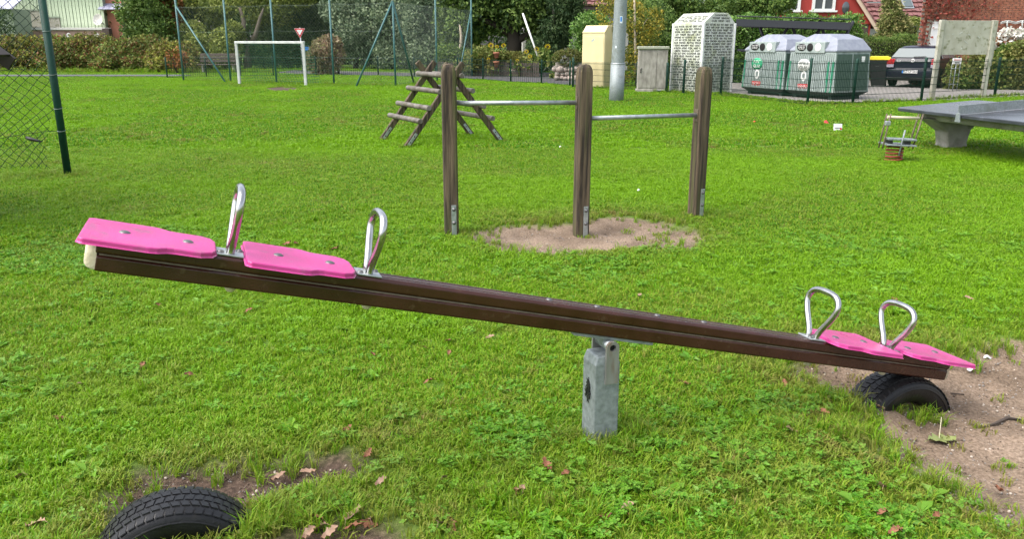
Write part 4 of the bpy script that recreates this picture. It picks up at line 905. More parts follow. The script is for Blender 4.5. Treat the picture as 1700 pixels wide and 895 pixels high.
LM = dict(
    bramble=leafmat('bramble_leaf', [(.06, .08, .018), (.14, .18, .03), (.25, .28, .045), (.38, .37, .08), (.19, .12, .05)], patch=(.08, .09, .03), psc=.9),
    bramble_g=leafmat('bramble_leaf_green', [(.05, .08, .018), (.11, .17, .03), (.20, .27, .05), (.28, .30, .08), (.24, .11, .05)], patch=(.06, .085, .025), psc=.9),
    midgreen=leafmat('mid_green_leaf', [(0.035, 0.079, 0.017), (0.079, 0.150, 0.028), (0.142, 0.231, 0.044), (0.212, 0.300, 0.071)], patch=(0.052, 0.098, 0.021)),
    orange=leafmat('orange_leaf', [(.10, .10, .02), (.28, .13, .03), (.38, .17, .06), (.20, .07, .03)]),
    dark=leafmat('dark_leaf', [(0.021, 0.051, 0.021), (0.046, 0.091, 0.030), (0.090, 0.154, 0.051), (0.154, 0.217, 0.076)], patch=(0.039, 0.076, 0.030), psc=.4),
    willow=leafmat('grey_green_leaf', [(0.048, 0.084, 0.048), (0.118, 0.179, 0.095), (0.216, 0.287, 0.168), (0.357, 0.429, 0.264)], patch=(0.060, 0.107, 0.052), psc=.45),
    olive=leafmat('olive_leaf', [(0.063, 0.095, 0.021), (0.149, 0.203, 0.038), (0.255, 0.298, 0.063), (0.339, 0.382, 0.105)], patch=(0.085, 0.127, 0.032)),
    redbush=leafmat('reddish_leaf', [(0.116, 0.072, 0.043), (0.232, 0.131, 0.087), (0.348, 0.246, 0.160), (0.203, 0.217, 0.058), (0.435, 0.348, 0.232)], patch=(0.102, 0.131, 0.036), psc=1.0),
    bigtree=leafmat('broad_leaf', [(0.024, 0.056, 0.017), (0.063, 0.117, 0.029), (0.149, 0.234, 0.052), (0.255, 0.360, 0.095)], patch=(0.043, 0.076, 0.021), psc=.35),
    laurel=leafmat('laurel_leaf', [(0.043, 0.109, 0.017), (0.087, 0.189, 0.029), (0.145, 0.275, 0.051), (0.232, 0.362, 0.102)], rough=.35),
    yellow=leafmat('yellow_birch_leaf', [(.10, .14, .025), (.22, .24, .035), (.36, .32, .045), (.50, .38, .06), (.14, .18, .035)]),
    hedge=leafmat('clipped_hedge_leaf', [(.05, .08, .02), (.10, .14, .03), (.16, .19, .045), (.22, .20, .07)]),
    conifer=leafmat('conifer_needle', [(0.058, 0.087, 0.022), (0.131, 0.174, 0.043), (0.246, 0.275, 0.087), (0.348, 0.319, 0.131)]),
    ivy=leafmat('red_creeper_leaf', [(0.145, 0.029, 0.022), (0.261, 0.051, 0.036), (0.348, 0.087, 0.065), (0.174, 0.087, 0.058)]),
    garden=leafmat('garden_leaf', [(0.043, 0.087, 0.017), (0.102, 0.174, 0.029), (0.189, 0.261, 0.058), (0.290, 0.290, 0.087)], patch=(0.174, 0.145, 0.043), psc=.8),
)
far = 'trees closing the view behind the lawn'
# left: bramble hedge, shrub
hx = [(10, 92, 47, 44, 29), (58, 90, 48.0, 44, 33), (108, 92, 46.6, 44, 27), (152, 88, 47.2, 42, 30), (198, 96, 45.6, 42, 24), (242, 92, 46.2, 42, 30), (285, 98, 45, 38, 24)]
for i, c in enumerate(hx):
    plant('bramble_bush', ['yellowing bramble bush at the left edge under the green shed', 'yellow-green bramble bush left of the dark fence post', 'brown and green bramble bush right of the dark fence post', 'brown bramble bush below the shed wall rings', 'bramble bush with red leaves below the satellite dish', 'bramble bush with orange tips below the leafy tree', 'red-tipped bramble bush by the short green post'][i], 'bush', [c, (c[0] + 20, c[1] - 14, c[2] + .5, c[3] * .5, c[4] * .6), (c[0] - 18, c[1] + 12, c[2] - .9, c[3] * .6, c[4] * .5), (c[0] + 24, c[1] + 8, c[2] - .7, c[3] * .5, c[4] * .5), (c[0] - 10, c[1] - 20, c[2] + .3, c[3] * .4, c[4] * .4)], 6500, (.15, .10), ['bramble', 'bramble', 'bramble_g', 'bramble', 'bramble_g', 'bramble_g', 'bramble'][i], 'bramble bushes along the path', k=20)
plant('bushy_tree', 'leafy green tree in front of the salmon wall', 'tree', [(246, 50, 48.5, 38, 45), (222, 14, 49, 28, 26), (262, 70, 48, 34, 36), (250, -8, 49, 40, 26), (236, 88, 48, 26, 26)], 12000, (.17, .11), 'midgreen', far, trunk=[([(-22.2, 48.5, -.1), (-22.3, 48.5, 1.5), (-22.0, 48.5, 3.6)], [.12, .09, .03])])
plant('orange_tree', 'orange autumn tree above the bramble hedge by the fence corner', 'tree', [(278, 12, 50, 22, 22), (288, 38, 50, 16, 18), (268, -8, 50, 24, 16)], 3600, (.16, .11), 'orange', far, trunk=[([(-21.2, 50, -.1), (-21.1, 50, 2), (-21.0, 50, 4)], [.08, .06, .02])])
plant('yellow_shrub', 'small yellow and orange shrub beside the fence corner post', 'bush', [(292, 95, 43, 15, 14), (303, 90, 43, 10, 10)], 420, (.14, .09), 'orange')
# centre-left wood behind the ball-stop fence
def limb(*pp): return [at(*p) for p in pp]
plant('forked_tree', 'grey forked tree trunk standing behind the goal', 'tree', [(400, -6, 50, 60, 30), (350, 10, 51, 40, 34), (450, 8, 51, 46, 34), (470, -20, 51, 60, 30)], 11000, (.18, .11), 'olive', far, bark='bark',
      trunk=[(limb((411, 116, 49.5), (412, 95, 49.5), (414, 74, 49.5)), [.26, .20, .19]), (limb((412, 76, 49.5), (402, 58, 49.4), (405, 36, 49.4), (398, 12, 49.5)), [.20, .16, .13, .08]), (limb((414, 76, 49.5), (424, 58, 49.3), (432, 28, 49.2), (438, 12, 49.3)), [.16, .13, .09, .04])])
plant('broken_tree', 'thin pale broken trunk leaning in the hedge by the fence corner', 'tree', [(330, -10, 52, 44, 30), (318, 28, 52, 24, 26)], 5200, (.18, .11), 'dark', far, bark='bark_pale',
      trunk=[(limb((350, 112, 50), (347, 74, 50), (338, 50, 49.9), (330, 34, 49.9)), [.13, .12, .10, .05])])
for i, (c, lab, mt) in enumerate((([(335, 84, 48, 28, 30), (320, 60, 49, 22, 22)], 'dark hedge shrub behind the bench', 'olive'), ([(372, 82, 48, 24, 30), (384, 60, 48.5, 20, 22)], 'yellow-green hedge shrub left of the forked trunk', 'olive'), ([(440, 88, 50, 26, 28), (452, 62, 50.5, 26, 24)], 'dark green shrub inside the goal frame view', 'dark'), ([(480, 80, 51, 26, 34), (500, 50, 52, 26, 34)], 'dark leafy shrub behind the give-way sign', 'dark'))):
    plant('hedge_shrub', lab, 'bush', c, 5200, (.15, .10), mt, 'hedge shrubs behind the goal')
plant('reddish_bush', 'round brown-pink autumn bush right of the goal', 'bush', [(540, 95, 42, 27, 27), (548, 74, 42, 18, 14), (524, 104, 41.6, 16, 18), (560, 92, 42, 12, 14)], 5200, (.13, .085), 'redbush')
for i, (c, lab, n, mt) in enumerate((([(520, 22, 53, 44, 38), (500, -14, 53, 50, 26), (545, 42, 53, 30, 26)], 'dark tree behind the give-way sign', 9000, 'dark'), ([(590, 45, 50, 36, 40), (575, 8, 50.5, 40, 34), (605, 85, 50, 34, 26)], 'grey-green willowy tree left of the braced fence post', 10000, 'willow'), ([(650, 50, 49, 38, 42), (640, 4, 49.5, 44, 30), (660, 92, 49, 34, 24)], 'grey-green willowy tree behind the braced fence post', 10000, 'willow'), ([(712, 40, 47.5, 36, 46), (700, 0, 48, 40, 26), (715, 84, 47, 32, 24)], 'dense grey-green tree at the right end of the ball-stop fence', 10000, 'willow'))):
    b0 = at(c[0][0], 100, c[0][2]); plant('dense_tree', lab, 'tree', c, n, (.18, .10), mt, far, trunk=[([(b0.x, b0.y, -.1), (b0.x + .1, b0.y, 1.5), (b0.x, b0.y, 3.4)], [.18, .14, .05])])
plant('broad_tree', 'large dark broad-leaved tree above the picket fence', 'tree', [(770, 30, 44, 44, 36), (820, 18, 43, 46, 34), (870, 14, 42.5, 44, 32), (795, -14, 43, 60, 24), (862, -14, 43, 60, 24), (760, 66, 44.5, 30, 24), (905, 40, 43, 34, 36), (925, 10, 43, 34, 30)], 24000, (.20, .13), 'bigtree', far, bark='bark_dark', sub=.26, k=22,
      trunk=[(limb((852, 104, 43), (854, 70, 43), (850, 40, 43), (846, 0, 43)), [.42, .36, .3, .2]), (limb((853, 70, 43), (890, 50, 42.8), (920, 20, 42.6)), [.2, .14, .06]), (limb((853, 60, 43), (812, 36, 42.8), (775, 22, 42.6)), [.2, .14, .06])])
plant('young_tree', 'thin pale crooked young trunk behind the climbing frame', 'tree', [(762, 40, 42, 20, 16), (770, 22, 42, 22, 14)], 1600, (.17, .11), 'bigtree', far, bark='bark_pale', trunk=[(limb((768, 112, 41.5), (764, 82, 41.5), (766, 60, 41.5), (763, 40, 41.5)), [.085, .075, .07, .04])])
plant('dark_conifer', 'dark drooping evergreen beside the off-white house', 'tree', [(918, 52, 41.5, 26, 26), (935, 22, 41.5, 26, 30), (900, 78, 41, 22, 16), (940, -8, 41.5, 30, 24)], 9000, (.20, .06), 'dark', far, droop=.8, trunk=[(limb((918, 108, 41.5), (918, 60, 41.5), (920, 0, 41.5)), [.14, .11, .05])])
# garden behind the drive
for i, (c, lab, mt, n) in enumerate((([(752, 92, 41, 24, 18)], 'dark green garden shrub behind the crossed ladder tops', 'midgreen', 2600), ([(795, 92, 39.8, 24, 15)], 'loose green garden shrub below the left sunflowers', 'garden', 2600), ([(835, 97, 39.6, 22, 12)], 'green and straw garden plants below the middle sunflowers', 'garden', 2200), ([(862, 100, 39.4, 18, 12), (872, 110, 39.3, 14, 10)], 'straw-coloured garden plants beside the drive', 'garden', 2200), ([(898, 100, 39.6, 18, 16)], 'dark green shrub below the tall sunflower', 'midgreen', 2200), ([(780, 108, 39.9, 30, 7)], 'low garden plants along the left of the picket fence', 'garden', 1500), ([(925, 126, 37.2, 14, 6)], 'grassy plants at the foot of the stone wall', 'garden', 700))):
    plant('garden_shrub', lab, 'plant', c, n, (.13, .07), mt, 'garden plants behind the picket fence')
plant('bright_shrub', 'bright green shrub against the off-white house', 'bush', [(975, 48, 38, 24, 26), (968, 72, 38, 20, 18), (992, 40, 38.4, 18, 18)], 5200, (.13, .08), 'laurel')
plant('round_hedge', 'round clipped olive hedge on the stone wall', 'hedge', [(943, 97, 35.6, 25, 15)], 9000, (.06, .035), 'hedge', sub=.05, k=320, inner=.93)
plant('yellow_birch', 'slender yellow-leaved birch beside the lamp pole', 'tree', [(1010, 10, 30.4, 24, 20), (1010, 50, 30.2, 14, 16), (1052, 26, 30.4, 22, 26), (1070, 60, 30.4, 24, 24), (1058, 92, 30.2, 20, 22), (1085, 36, 30.6, 18, 22), (1045, 125, 30, 14, 12)], 5200, (.085, .06), 'yellow', bark='bark_pale', sub=.22, k=26, trunk=[(limb((1056, 140, 30.2), (1055, 90, 30.2), (1054, 40, 30.2), (1053, -15, 30.2)), [.06, .05, .04, .03]), (limb((1055, 60, 30.2), (1075, 30, 30.4)), [.025, .01]), (limb((1054, 40, 30.2), (1016, 12, 30.3)), [.025, .01])])
plant('boundary_bush', 'dark green bush between the grey cabinet and the white kiosk', 'bush', [(1095, 96, 31, 22, 40), (1080, 30, 33, 34, 30), (1110, 60, 32, 22, 30)], 8000, (.10, .065), 'midgreen')
for c, lab in (([(1110, 8, 40, 44, 28), (1070, 10, 40, 36, 30)], 'green tree above the white kiosk on its left'), ([(1180, 4, 41, 44, 22), (1220, 14, 40, 40, 20)], 'green tree above the white kiosk on its right'), ([(1270, 4, 40, 44, 22)], 'dark green tree left of the red house')):
    b0 = at(c[0][0], 60, c[0][2]); plant('garden_tree', lab, 'tree', c, 6500, (.15, .10), 'midgreen', far, trunk=[([(b0.x, b0.y, -.1), (b0.x, b0.y, 3)], [.13, .06])])
def boxpts(rng, x0, x1, y0, y1, z0, z1, n, j):
    f = rng.choice(3, n, p=[.62, .3, .08]); u, v = rng.random(n), rng.random(n); P = np.zeros((n, 3)); D = np.zeros((n, 3))
    P[:, 0] = x0 + (x1 - x0) * u; P[:, 1] = np.where(f == 0, y0, y0 + (y1 - y0) * v); P[:, 2] = np.where(f == 0, z0 + (z1 - z0) * v, z1)
    e = f == 2; P[e, 0] = np.where(rng.random(e.sum()) < .5, x0, x1); P[e, 2] = z0 + (z1 - z0) * rng.random(e.sum())
    D[:, 1] = np.where(f == 0, -1, 0); D[:, 2] = np.where(f == 1, 1, .2); P += rng.normal(size=P.shape) * j
    w = np.sin(P[:, 0] * 3.1) * .06 + np.sin(P[:, 0] * 7.7 + P[:, 2] * 3) * .04; P[:, 1] += w; P[:, 2] += np.where(f == 1, w * 1.3, 0); return P, D
def hedge(name, label, pxa, pxb, ytop, Y, dep, n, leaf, mat, j=.07, ang=0):
    SEED[0] += 1; rng = np.random.default_rng(SEED[0]); a, c = at(pxa, ytop, Y), at(pxb, ytop, Y); w = c.x - a.x
    t = thing(name, label, 'hedge', ((a.x + c.x) / 2, Y, 0), (0, 0, ang)); P, D = boxpts(rng, -w / 2, w / 2, 0, dep, 0, a.z, n, j)
    link('foliage', leaves(rng, P, D, leaf[0], leaf[1], .1, LM[mat]), t)
    mb = MB(); mb.box((0, dep * .55, a.z * .47), (w - .3, dep * .5, a.z * .85)); mb.build('twig_mass', MATS['bark_dark'], t, .1, local=True)
hedge('laurel_hedge', 'tall glossy laurel hedge behind the dark canopy', 1205, 1432, 33, 33, 1.2, 16000, (.13, .07), 'laurel')
hedge('clipped_hedge', 'dark green clipped hedge behind the car', 1440, 1545, 63, 35, .9, 9000, (.08, .03), 'midgreen', .04)
hedge('yellow_hedge', 'yellow-green clipped hedge left of the brick house', 1498, 1535, 33, 40, .8, 3500, (.09, .05), 'olive', .05)
plant('conifer', 'pale green conical conifer in front of the tiled roof', 'tree', [(1480, 78, 37, 34, 26), (1482, 48, 37, 25, 26), (1480, 20, 37, 17, 24), (1478, -2, 37, 10, 16), (1462, 92, 36.6, 20, 16)], 12000, (.13, .06), 'conifer', sub=.2, k=34, trunk=[(limb((1480, 110, 37), (1480, 30, 37)), [.1, .04])])
plant('corner_shrub', 'leafy green shrub on the right behind the notice board', 'bush', [(1615, 112, 29, 34, 32), (1660, 118, 28.6, 34, 34), (1590, 130, 28.6, 20, 20), (1690, 110, 28.4, 26, 36)], 9000, (.11, .075), 'garden')
plant('dark_shrub', 'dark green shrub in front of the brick wall at the right edge', 'bush', [(1680, 96, 29.6, 26, 22), (1712, 100, 29.4, 26, 26)], 5000, (.12, .08), 'midgreen')
hy = plant('hydrangea', 'hydrangea with pale white flower heads against the brick wall', 'plant', [(1672, 74, 30.2, 26, 14), (1640, 80, 30.2, 12, 12)], 1800, (.12, .08), 'orange')
rng = np.random.default_rng(5)
for px_, py_, r_ in ((1655, 76, 9), (1668, 74, 8), (1640, 74, 7), (1665, 56, 7), (1676, 52, 7), (1690, 55, 8), (1683, 60, 7), (1700, 58, 8)):
    p = at(px_, py_, 29.9); k = r_ * mpp(29.9) ; P = rng.normal(size=(60, 3)); P /= np.linalg.norm(P, axis=1)[:, None]
    link('flower_head', leaves(rng, P * k * .85 + np.array(p - OFF[hy]), P, k * .7, k * .6, 0, MATS['white_flower'], 'flower_head'), hy)
# wood far behind, one mass
SEED[0] += 1; rng = np.random.default_rng(SEED[0]); cl = []
for i in range(30):
    x = -34 + i * 1.55 + rng.uniform(-.5, .5); cl.append((x, 60 + rng.uniform(-2, 2), rng.uniform(1.5, 4.5), 2.6, 2.0, 2.6)); cl.append((x, 62 + rng.uniform(-2, 2), rng.uniform(5, 8), 2.8, 2.0, 2.8))
P, D = blob(rng, cl, 70000, .4, 12, .3); tag(link('far_wood', leaves(rng, P, D, .34, .22, .2, LM['dark'], 'far_wood')), 'dark far wood closing the view behind the lawn', 'wood', kind='stuff')
cl = [(x, 58 + rng.uniform(-2, 2), rng.uniform(2, 7), 3, 2, 3) for x in np.arange(12, 50, 1.6)]
P, D = blob(rng, cl, 26000, .4, 12, .3); tag(link('far_wood', leaves(rng, P, D, .34, .22, .2, LM['midgreen'], 'far_wood')), 'green wood behind the houses on the right', 'wood', kind='stuff')

# ------------------------------------------------------------------ sunflowers and garden things
for px_, py_, Y, r_, lab in ((815, 75, 39.2, 4.2, 'tallest sunflower of the left group'), (825, 77, 39.3, 2.8, 'small sunflower right of the tallest of the left group'), (836, 75, 39.2, 3.4, 'rightmost sunflower of the left group'), (811, 98, 38.9, 2.6, 'low yellow flower below the left sunflowers'), (874, 85, 38.9, 3.2, 'leftmost sunflower beside the white pole'), (880, 93, 38.8, 3.0, 'low sunflower beside the white pole'), (891, 81, 38.8, 3.4, 'sunflower behind the white pole'), (909, 77, 38.6, 4.2, 'tall drooping sunflower right of the white pole'), (859, 100, 38.8, 2.4, 'orange-yellow flower beside the drive fence post')):
    h_ = at(px_, py_, Y); k = mpp(Y); t = thing('sunflower', lab, 'sunflower', (h_.x, h_.y, 0), group='sunflowers in the garden')
    MB().tube([(h_.x + .1, h_.y, -.05), (h_.x + .06, h_.y, h_.z * .6), (h_.x, h_.y + .02, h_.z)], [.02, .016, .012], 6).build('stem', LM['garden'], t)
    Rn = rot3((1, 0, 0), (0, -.35, .94), (0, -.94, -.35)); R_ = r_ * k
    mb = MB()
    for q in range(14):
        a = q * 2 * math.pi / 14; b_ = R_ * 1.35; v = [Rn @ Vector((R_ * .42 * math.cos(a), R_ * .42 * math.sin(a), 0)), Rn @ Vector((R_ * .85 * math.cos(a - .2), R_ * .85 * math.sin(a - .2), .01)), Rn @ Vector((b_ * math.cos(a), b_ * math.sin(a), .0)), Rn @ Vector((R_ * .85 * math.cos(a + .2), R_ * .85 * math.sin(a + .2), .01))]
        mb.add([h_ + x for x in v], [(0, 1, 2, 3)])
    fl = mb.build('petals', MATS['petal'], t); MB().lathe([(0, .03), (R_ * .25, .025), (R_ * .36, 0)], h_, 12, Rn).build('seed_head', MATS['seedhead'], fl)
    rng = np.random.default_rng(int(px_)); m_ = 14; P = np.stack([rng.normal(0, .07, m_), rng.normal(0, .07, m_), rng.uniform(.4, .95, m_) * h_.z], 1); D = rng.normal(size=(m_, 3)); D[:, 2] = -.2
    link('leaf', leaves(rng, P, D, .20, .15, .2, LM['garden'], 'leaf'), t)
pf = thing('picket_fence', 'old grey-brown picket fence along the drive', 'fence', at(810, 124, 39.2).xy.to_3d()); a, c = at(728, 124, 40.2), at(893, 126, 38.6); a.z = c.z = 0
me = MB().box((0, 0, .32), (.085, .022, .68)).mesh('picket', MATS['oldfence'])
for k in range(46):
    o = link('picket', me, pf); q = a.lerp(c, k / 45); o.location = q - OFF[pf] + Vector((0, 0, random.uniform(-.03, .03))); o.rotation_euler = (0, random.uniform(-.03, .03), 0)
for z in (.18, .52): mb = MB(); mb.bar(a + Vector((0, .04, z)), c + Vector((0, .04, z)), .03, .07); mb.build('rail', MATS['oldfence'], pf)
for i, (py_, lab) in enumerate(((91, 'upper terracotta pot on the garden stake'), (106, 'lower terracotta pot on the garden stake'))):
    p = at(824, py_, 38.9); t = thing('terracotta_pot', lab, 'pot', p, group='terracotta pots on a stake'); k = .13
    MB().lathe([(0, -k), (k * .62, -k), (k, k * .5), (k * 1.1, k * .5), (k * 1.1, k), (k * .9, k), (k * .9, k * .5)], p, 16).build('pot_body', MATS['terracotta'], t); MB().cyl((p.x, p.y, p.z - .5 if i else p.z - .45), (p.x, p.y, p.z - k), .02, n=6).build('stake', MATS['bark_dark'], t)
o = MB().tube([at(868, 22, 40), at(893, 94, 39.0)], .045, 8).build('leaning_pole', MATS['sign_white']); tag(o, 'thin white pole leaning over the sunflowers', 'pole')
p = G(836, 126); mb = MB(); mb.add([Vector((p.x + x, p.y + y, z)) for x, y, z in ((-.28, -.12, .02), (.28, -.14, .02), (.24, .15, .02), (-.26, .14, .02), (-.22, -.06, .30), (.17, -.09, .26), (.14, .10, .25), (-.2, .1, .28))], [(0, 3, 2, 1), (4, 5, 6, 7), (0, 1, 5, 4), (1, 2, 6, 5), (2, 3, 7, 6), (3, 0, 4, 7)]); tag(mb.build('plastic_sack', MATS['sign_white'], None, .05, 3), 'crumpled white sack beside the drive', 'sack')
def rock(c, r, seed, sq=(1, 1, 1)):
    rng = np.random.default_rng(seed); mb = MB(); rings = 5; n = 8; v = []
    for i in range(rings + 1):
        ph = math.pi * i / rings
        for k in range(n): a = 2 * math.pi * k / n; q = r * (1 + rng.uniform(-.16, .16)); v.append(Vector(c) + Vector((q * math.sin(ph) * math.cos(a) * sq[0], q * math.sin(ph) * math.sin(a) * sq[1], q * math.cos(ph) * sq[2])))
    mb.add(v, [(i * n + k, (i + 1) * n + k, (i + 1) * n + (k + 1) % n, i * n + (k + 1) % n) for i in range(rings) for k in range(n)], True); return mb
tag(rock(G(854, 123) + Vector((0, 0, .1)), .26, 3, (1, 1, .7)).build('boulder', MATS['stone']), 'rounded grey boulder at the garden edge', 'boulder')
sw = thing('stone_wall', 'low dry stone wall below the round hedge', 'wall', at(942, 130, 35.2).xy.to_3d()); k = mpp(35.2)
for r_ in range(3):
    for c_ in range(6):
        p = at(923 + c_ * 8 + (r_ % 2) * 4, 130 - r_ * 7.2, 35.0); rock((p.x + random.uniform(-.05, .05), p.y + r_ * .05, p.z + random.uniform(-.03, .03)), random.uniform(.10, .165), c_ * 10 + r_, (random.uniform(.95, 1.3), .9, random.uniform(.7, .95))).build('stone', MATS['stone'], sw)
mb = MB(); p0, p1 = at(922, 122, 35.35), at(966, 122, 35.35); mb.box(((p0.x + p1.x) / 2, 35.5, .38), (p1.x - p0.x, .5, .76)); mb.build('earth_core', MATS['mortar'], sw, .05)

# ------------------------------------------------------------------ buildings
Ys = 56.0; k = mpp(Ys, 3)
sh = thing('green_shed', 'pale green board-clad shed above the bramble hedge', 'shed', at(100, 110, Ys).xy.to_3d())
zt, zb = at(100, -14, Ys).z, at(100, 47, Ys).z; xl, xr = at(18, 20, Ys).x, at(173, 20, Ys).x; nb_ = 27
me = MB().box((0, 0, (zt + zb) / 2), ((xr - xl) / nb_ - .035, .04, zt - zb)).mesh('wall_board', MATS['shed'])
for i in range(nb_): o = link('wall_board', me, sh); o.location = Vector((xl + (i + .5) * (xr - xl) / nb_, Ys - .02 - .012 * (i % 2), 0)) - OFF[sh]
mb = MB(); mb.box(((xl + xr) / 2, Ys + 1.5, (zt + .0) / 2), (xr - xl - .05, 2.9, zt)); mb.build('wall_core', MATS['shed_dark'], sh)
mb = MB(); mb.box(((xl + xr) / 2, Ys + 1.4, zt + .08), (xr - xl + .5, 3.6, .14)); mb.build('roof', MATS['lilac'], sh)
for x0, x1, y0, y1 in ((45, 68, 16, 45), (80, 98, 28, 45)):
    a, c = at(x0, y1, Ys - .1), at(x1, y0, Ys - .1); mb = MB(); mb.box(((a.x + c.x) / 2, Ys - .07, (a.z + c.z) / 2), (c.x - a.x, .05, c.z - a.z)); o = mb.build('hatch', MATS['board'], sh, .01)
    mb = MB(); mb.box(((a.x + c.x) / 2, Ys - .11, c.z), (c.x - a.x + .1, .06, .08)); mb.build('hatch_rail', MATS['shed_dark'], o)
rw = thing('retaining_wall', 'pinkish rendered wall with pale coping under the shed', 'wall', at(100, 112, Ys - 1.2).xy.to_3d())
mb = MB(); mb.box(((xl + xr) / 2, Ys - .7, zb / 2 - .05), (xr - xl + .8, .7, zb - .12)); mb.build('wall_body', MATS['pinkwall'], rw)
mb = MB(); mb.box(((xl + xr) / 2, Ys - .72, zb - .03), (xr - xl + .9, .86, .15)); mb.build('coping', MATS['cap_white'], rw, .02)
for px_ in (114, 161): q = at(px_, 58, Ys - 1.06); MB().lathe([(.05, 0), (.075, .03), (.13, .03), (.15, 0)], q, 16, rot3((1, 0, 0), (0, 0, 1), (0, -1, 0))).build('ring', MATS['sign_white'], rw)
q = at(178, 52, Ys - 1.0); mb = MB(); mb.box((q.x, q.y, q.z / 2 + .1), (.45, .45, q.z + .2)); mb.build('end_pier', MATS['darkwood'], rw, .02)
q = at(163, 32, Ys - .5); ds = thing('satellite_dish', 'white satellite dish on the corner of the green shed', 'satellite dish', q)
MB().lathe([(0, -.10), (.15, -.08), (.28, -.03), (.36, .04), (.37, .045), (.28, -.045), (0, -.12)], q, 24, rot3((.96, -.25, 0), (.05, .2, .97), (-.25, -.95, .15))).build('dish', MATS['cap_white'], ds)
MB().tube([q + Vector((.05, .1, -.05)), q + Vector((.1, .5, -.3))], .03, 6).build('mount_arm', MATS['galv'], ds); MB().tube([q + Vector((0, 0, -.3)), q + Vector((-.1, -.45, -.05))], .015, 6).build('receiver_arm', MATS['galv'], ds)
sa = thing('salmon_house', 'salmon-coloured house corner beside the green shed', 'house', at(190, 110, Ys + .6).xy.to_3d()); a, c = at(173, 100, Ys + .4), at(232, -10, Ys + .4)
mb = MB(); mb.box(((a.x + c.x) / 2 + .05, Ys + 2.4, c.z / 2), (c.x - a.x, 4, c.z)); mb.build('wall', MATS['salmon'], sa)
a, c = at(162, 15, Ys - .3), at(240, 0, Ys - .3)
for i in range(9): mb = MB(); x = a.x + (c.x - a.x) * (i + .5) / 9; mb.bar((x, Ys - .35, a.z), (x, Ys + 2.2, a.z + 1.3), (c.x - a.x) / 9 - .03, .05); mb.build('roof_sheet', MATS['lilac'], sa)
gs = thing('garden_hut', 'small grey-roofed hut at the top left corner', 'hut', at(5, 110, 53).xy.to_3d()); a, c = at(-40, 50, 53), at(19, 14, 53)
mb = MB(); mb.box(((a.x + c.x) / 2, 54, c.z / 2), (c.x - a.x, 2, c.z)); mb.build('wall', MATS['shed_dark'], gs)
for i in range(4): mb = MB(); mb.bar((a.x - .2, 52.9 + i * .5, c.z + .1 + i * .25), (c.x + .25, 52.9 + i * .5, c.z + .1 + i * .25), .58, .05, (0, -.25, .5)); mb.build('roof_sheet', MATS['lilac'], gs)
plant('dark_bush', 'dark blue-green bush in front of the grey-roofed hut', 'bush', [(4, 38, 50, 14, 26), (-8, 60, 50, 20, 20)], 2500, (.15, .05), 'dark')

def tiles(mb, p0, p1, q0, rows, cols, th=.045):     # p0-p1 eaves, q0 ridge start; one raised course after another
    p0, p1, q0 = Vector(p0), Vector(p1), Vector(q0); e = p1 - p0; u = q0 - p0; n_ = e.cross(u).normalized(); n_ = n_ if n_.z > 0 else -n_
    for r in range(rows):
        for c in range(cols):
            a = p0 + u * (r / rows) + e * ((c + .04) / cols); d = e * (.92 / cols); w = u * (1.12 / rows); h_ = n_ * th * (1 + .25 * ((c * 7 + r * 3) % 3))
            mb.add([a + h_ * 2, a + d + h_ * 2, a + d + w + h_ * .6, a + w + h_ * .6, a, a + d, a + d + w, a + w], [(0, 1, 2, 3), (4, 5, 1, 0), (4, 0, 3, 7), (5, 6, 2, 1)])
    return mb
wh = thing('white_house', 'off-white house with a brown tiled roof behind the trees', 'house', at(930, 110, 47).xy.to_3d()); a, c = at(868, 90, 46.5), at(1045, 15, 46.5)
mb = MB(); mb.box(((a.x + c.x) / 2, 49.5, c.z / 2), (c.x - a.x, 6, c.z)); mb.build('wall', MATS['housewall'], wh)
mb = MB(); mb.box(((a.x + c.x) / 2, 46.3, c.z + .05), (c.x - a.x + .6, .9, .22)); mb.build('eaves_board', MATS['darkwood'], wh)
rf = tiles(MB(), (a.x - .3, 45.8, c.z + .15), (c.x + .3, 45.8, c.z + .15), (a.x - .3, 49.4, c.z + 2.6), 12, 34).build('roof_tiles', MATS['tile'], wh); rf['kind'] = 'stuff'
for x0, x1, y0, y1 in ((880, 896, 42, 70), (941, 947, 55, 80), (955, 972, 24, 32)):
    p, q = at(x0, y1, 46.4), at(x1, y0, 46.4); mb = MB(); mb.box(((p.x + q.x) / 2, 46.47, (p.z + q.z) / 2), (q.x - p.x, .1, q.z - p.z)); o = mb.build('window', MATS['darkwood'], wh, .01); mb = MB(); mb.box(((p.x + q.x) / 2, 46.41, (p.z + q.z) / 2), (q.x - p.x - .12, .03, q.z - p.z - .12)); mb.build('pane', MATS['pane'], o)
# red house with its gable and tiled roof
Yr = 44.0; rh = thing('red_house', 'red gabled house with white windows behind the laurel hedge', 'house', at(1370, 110, Yr).xy.to_3d())
zl = at(1450, 36, Yr).z; xR = at(1446, 36, Yr).x; xL = at(1230, 36, Yr).x; ap = at(1418, -8, Yr); slope = (ap.z - zl) / (xR - ap.x)
xm = (xL + xR) / 2; zr = zl + slope * (xR - xm)
mb = MB(); mb.prism([(xL, 1.7), (xR, 1.7), (xR, zl), (xm, zr), (xL, zl)], 7, Matrix(((1, 0, 0, 0), (0, 0, 1, Yr), (0, 1, 0, 0), (0, 0, 0, 1)))); mb.build('wall', MATS['redwall'], rh)
mb = MB(); mb.box((xm, Yr + 3.5, .85), (xR - xL - .1, 6.9, 1.72)); mb.build('base_wall', MATS['darkwood'], rh)
mb = MB(); mb.box((xm, Yr - .03, zl - .02), (xR - xL + .1, .08, .16)); mb.build('sill_band', MATS['redwall'], rh)
for i in range(8): mb = MB(); x = xR - .25 - i * .3; mb.box((x, Yr + .0, (zl - .1) / 2), (.27, .05, zl - .15)); mb.build('dark_board', MATS['darkwood'], rh)
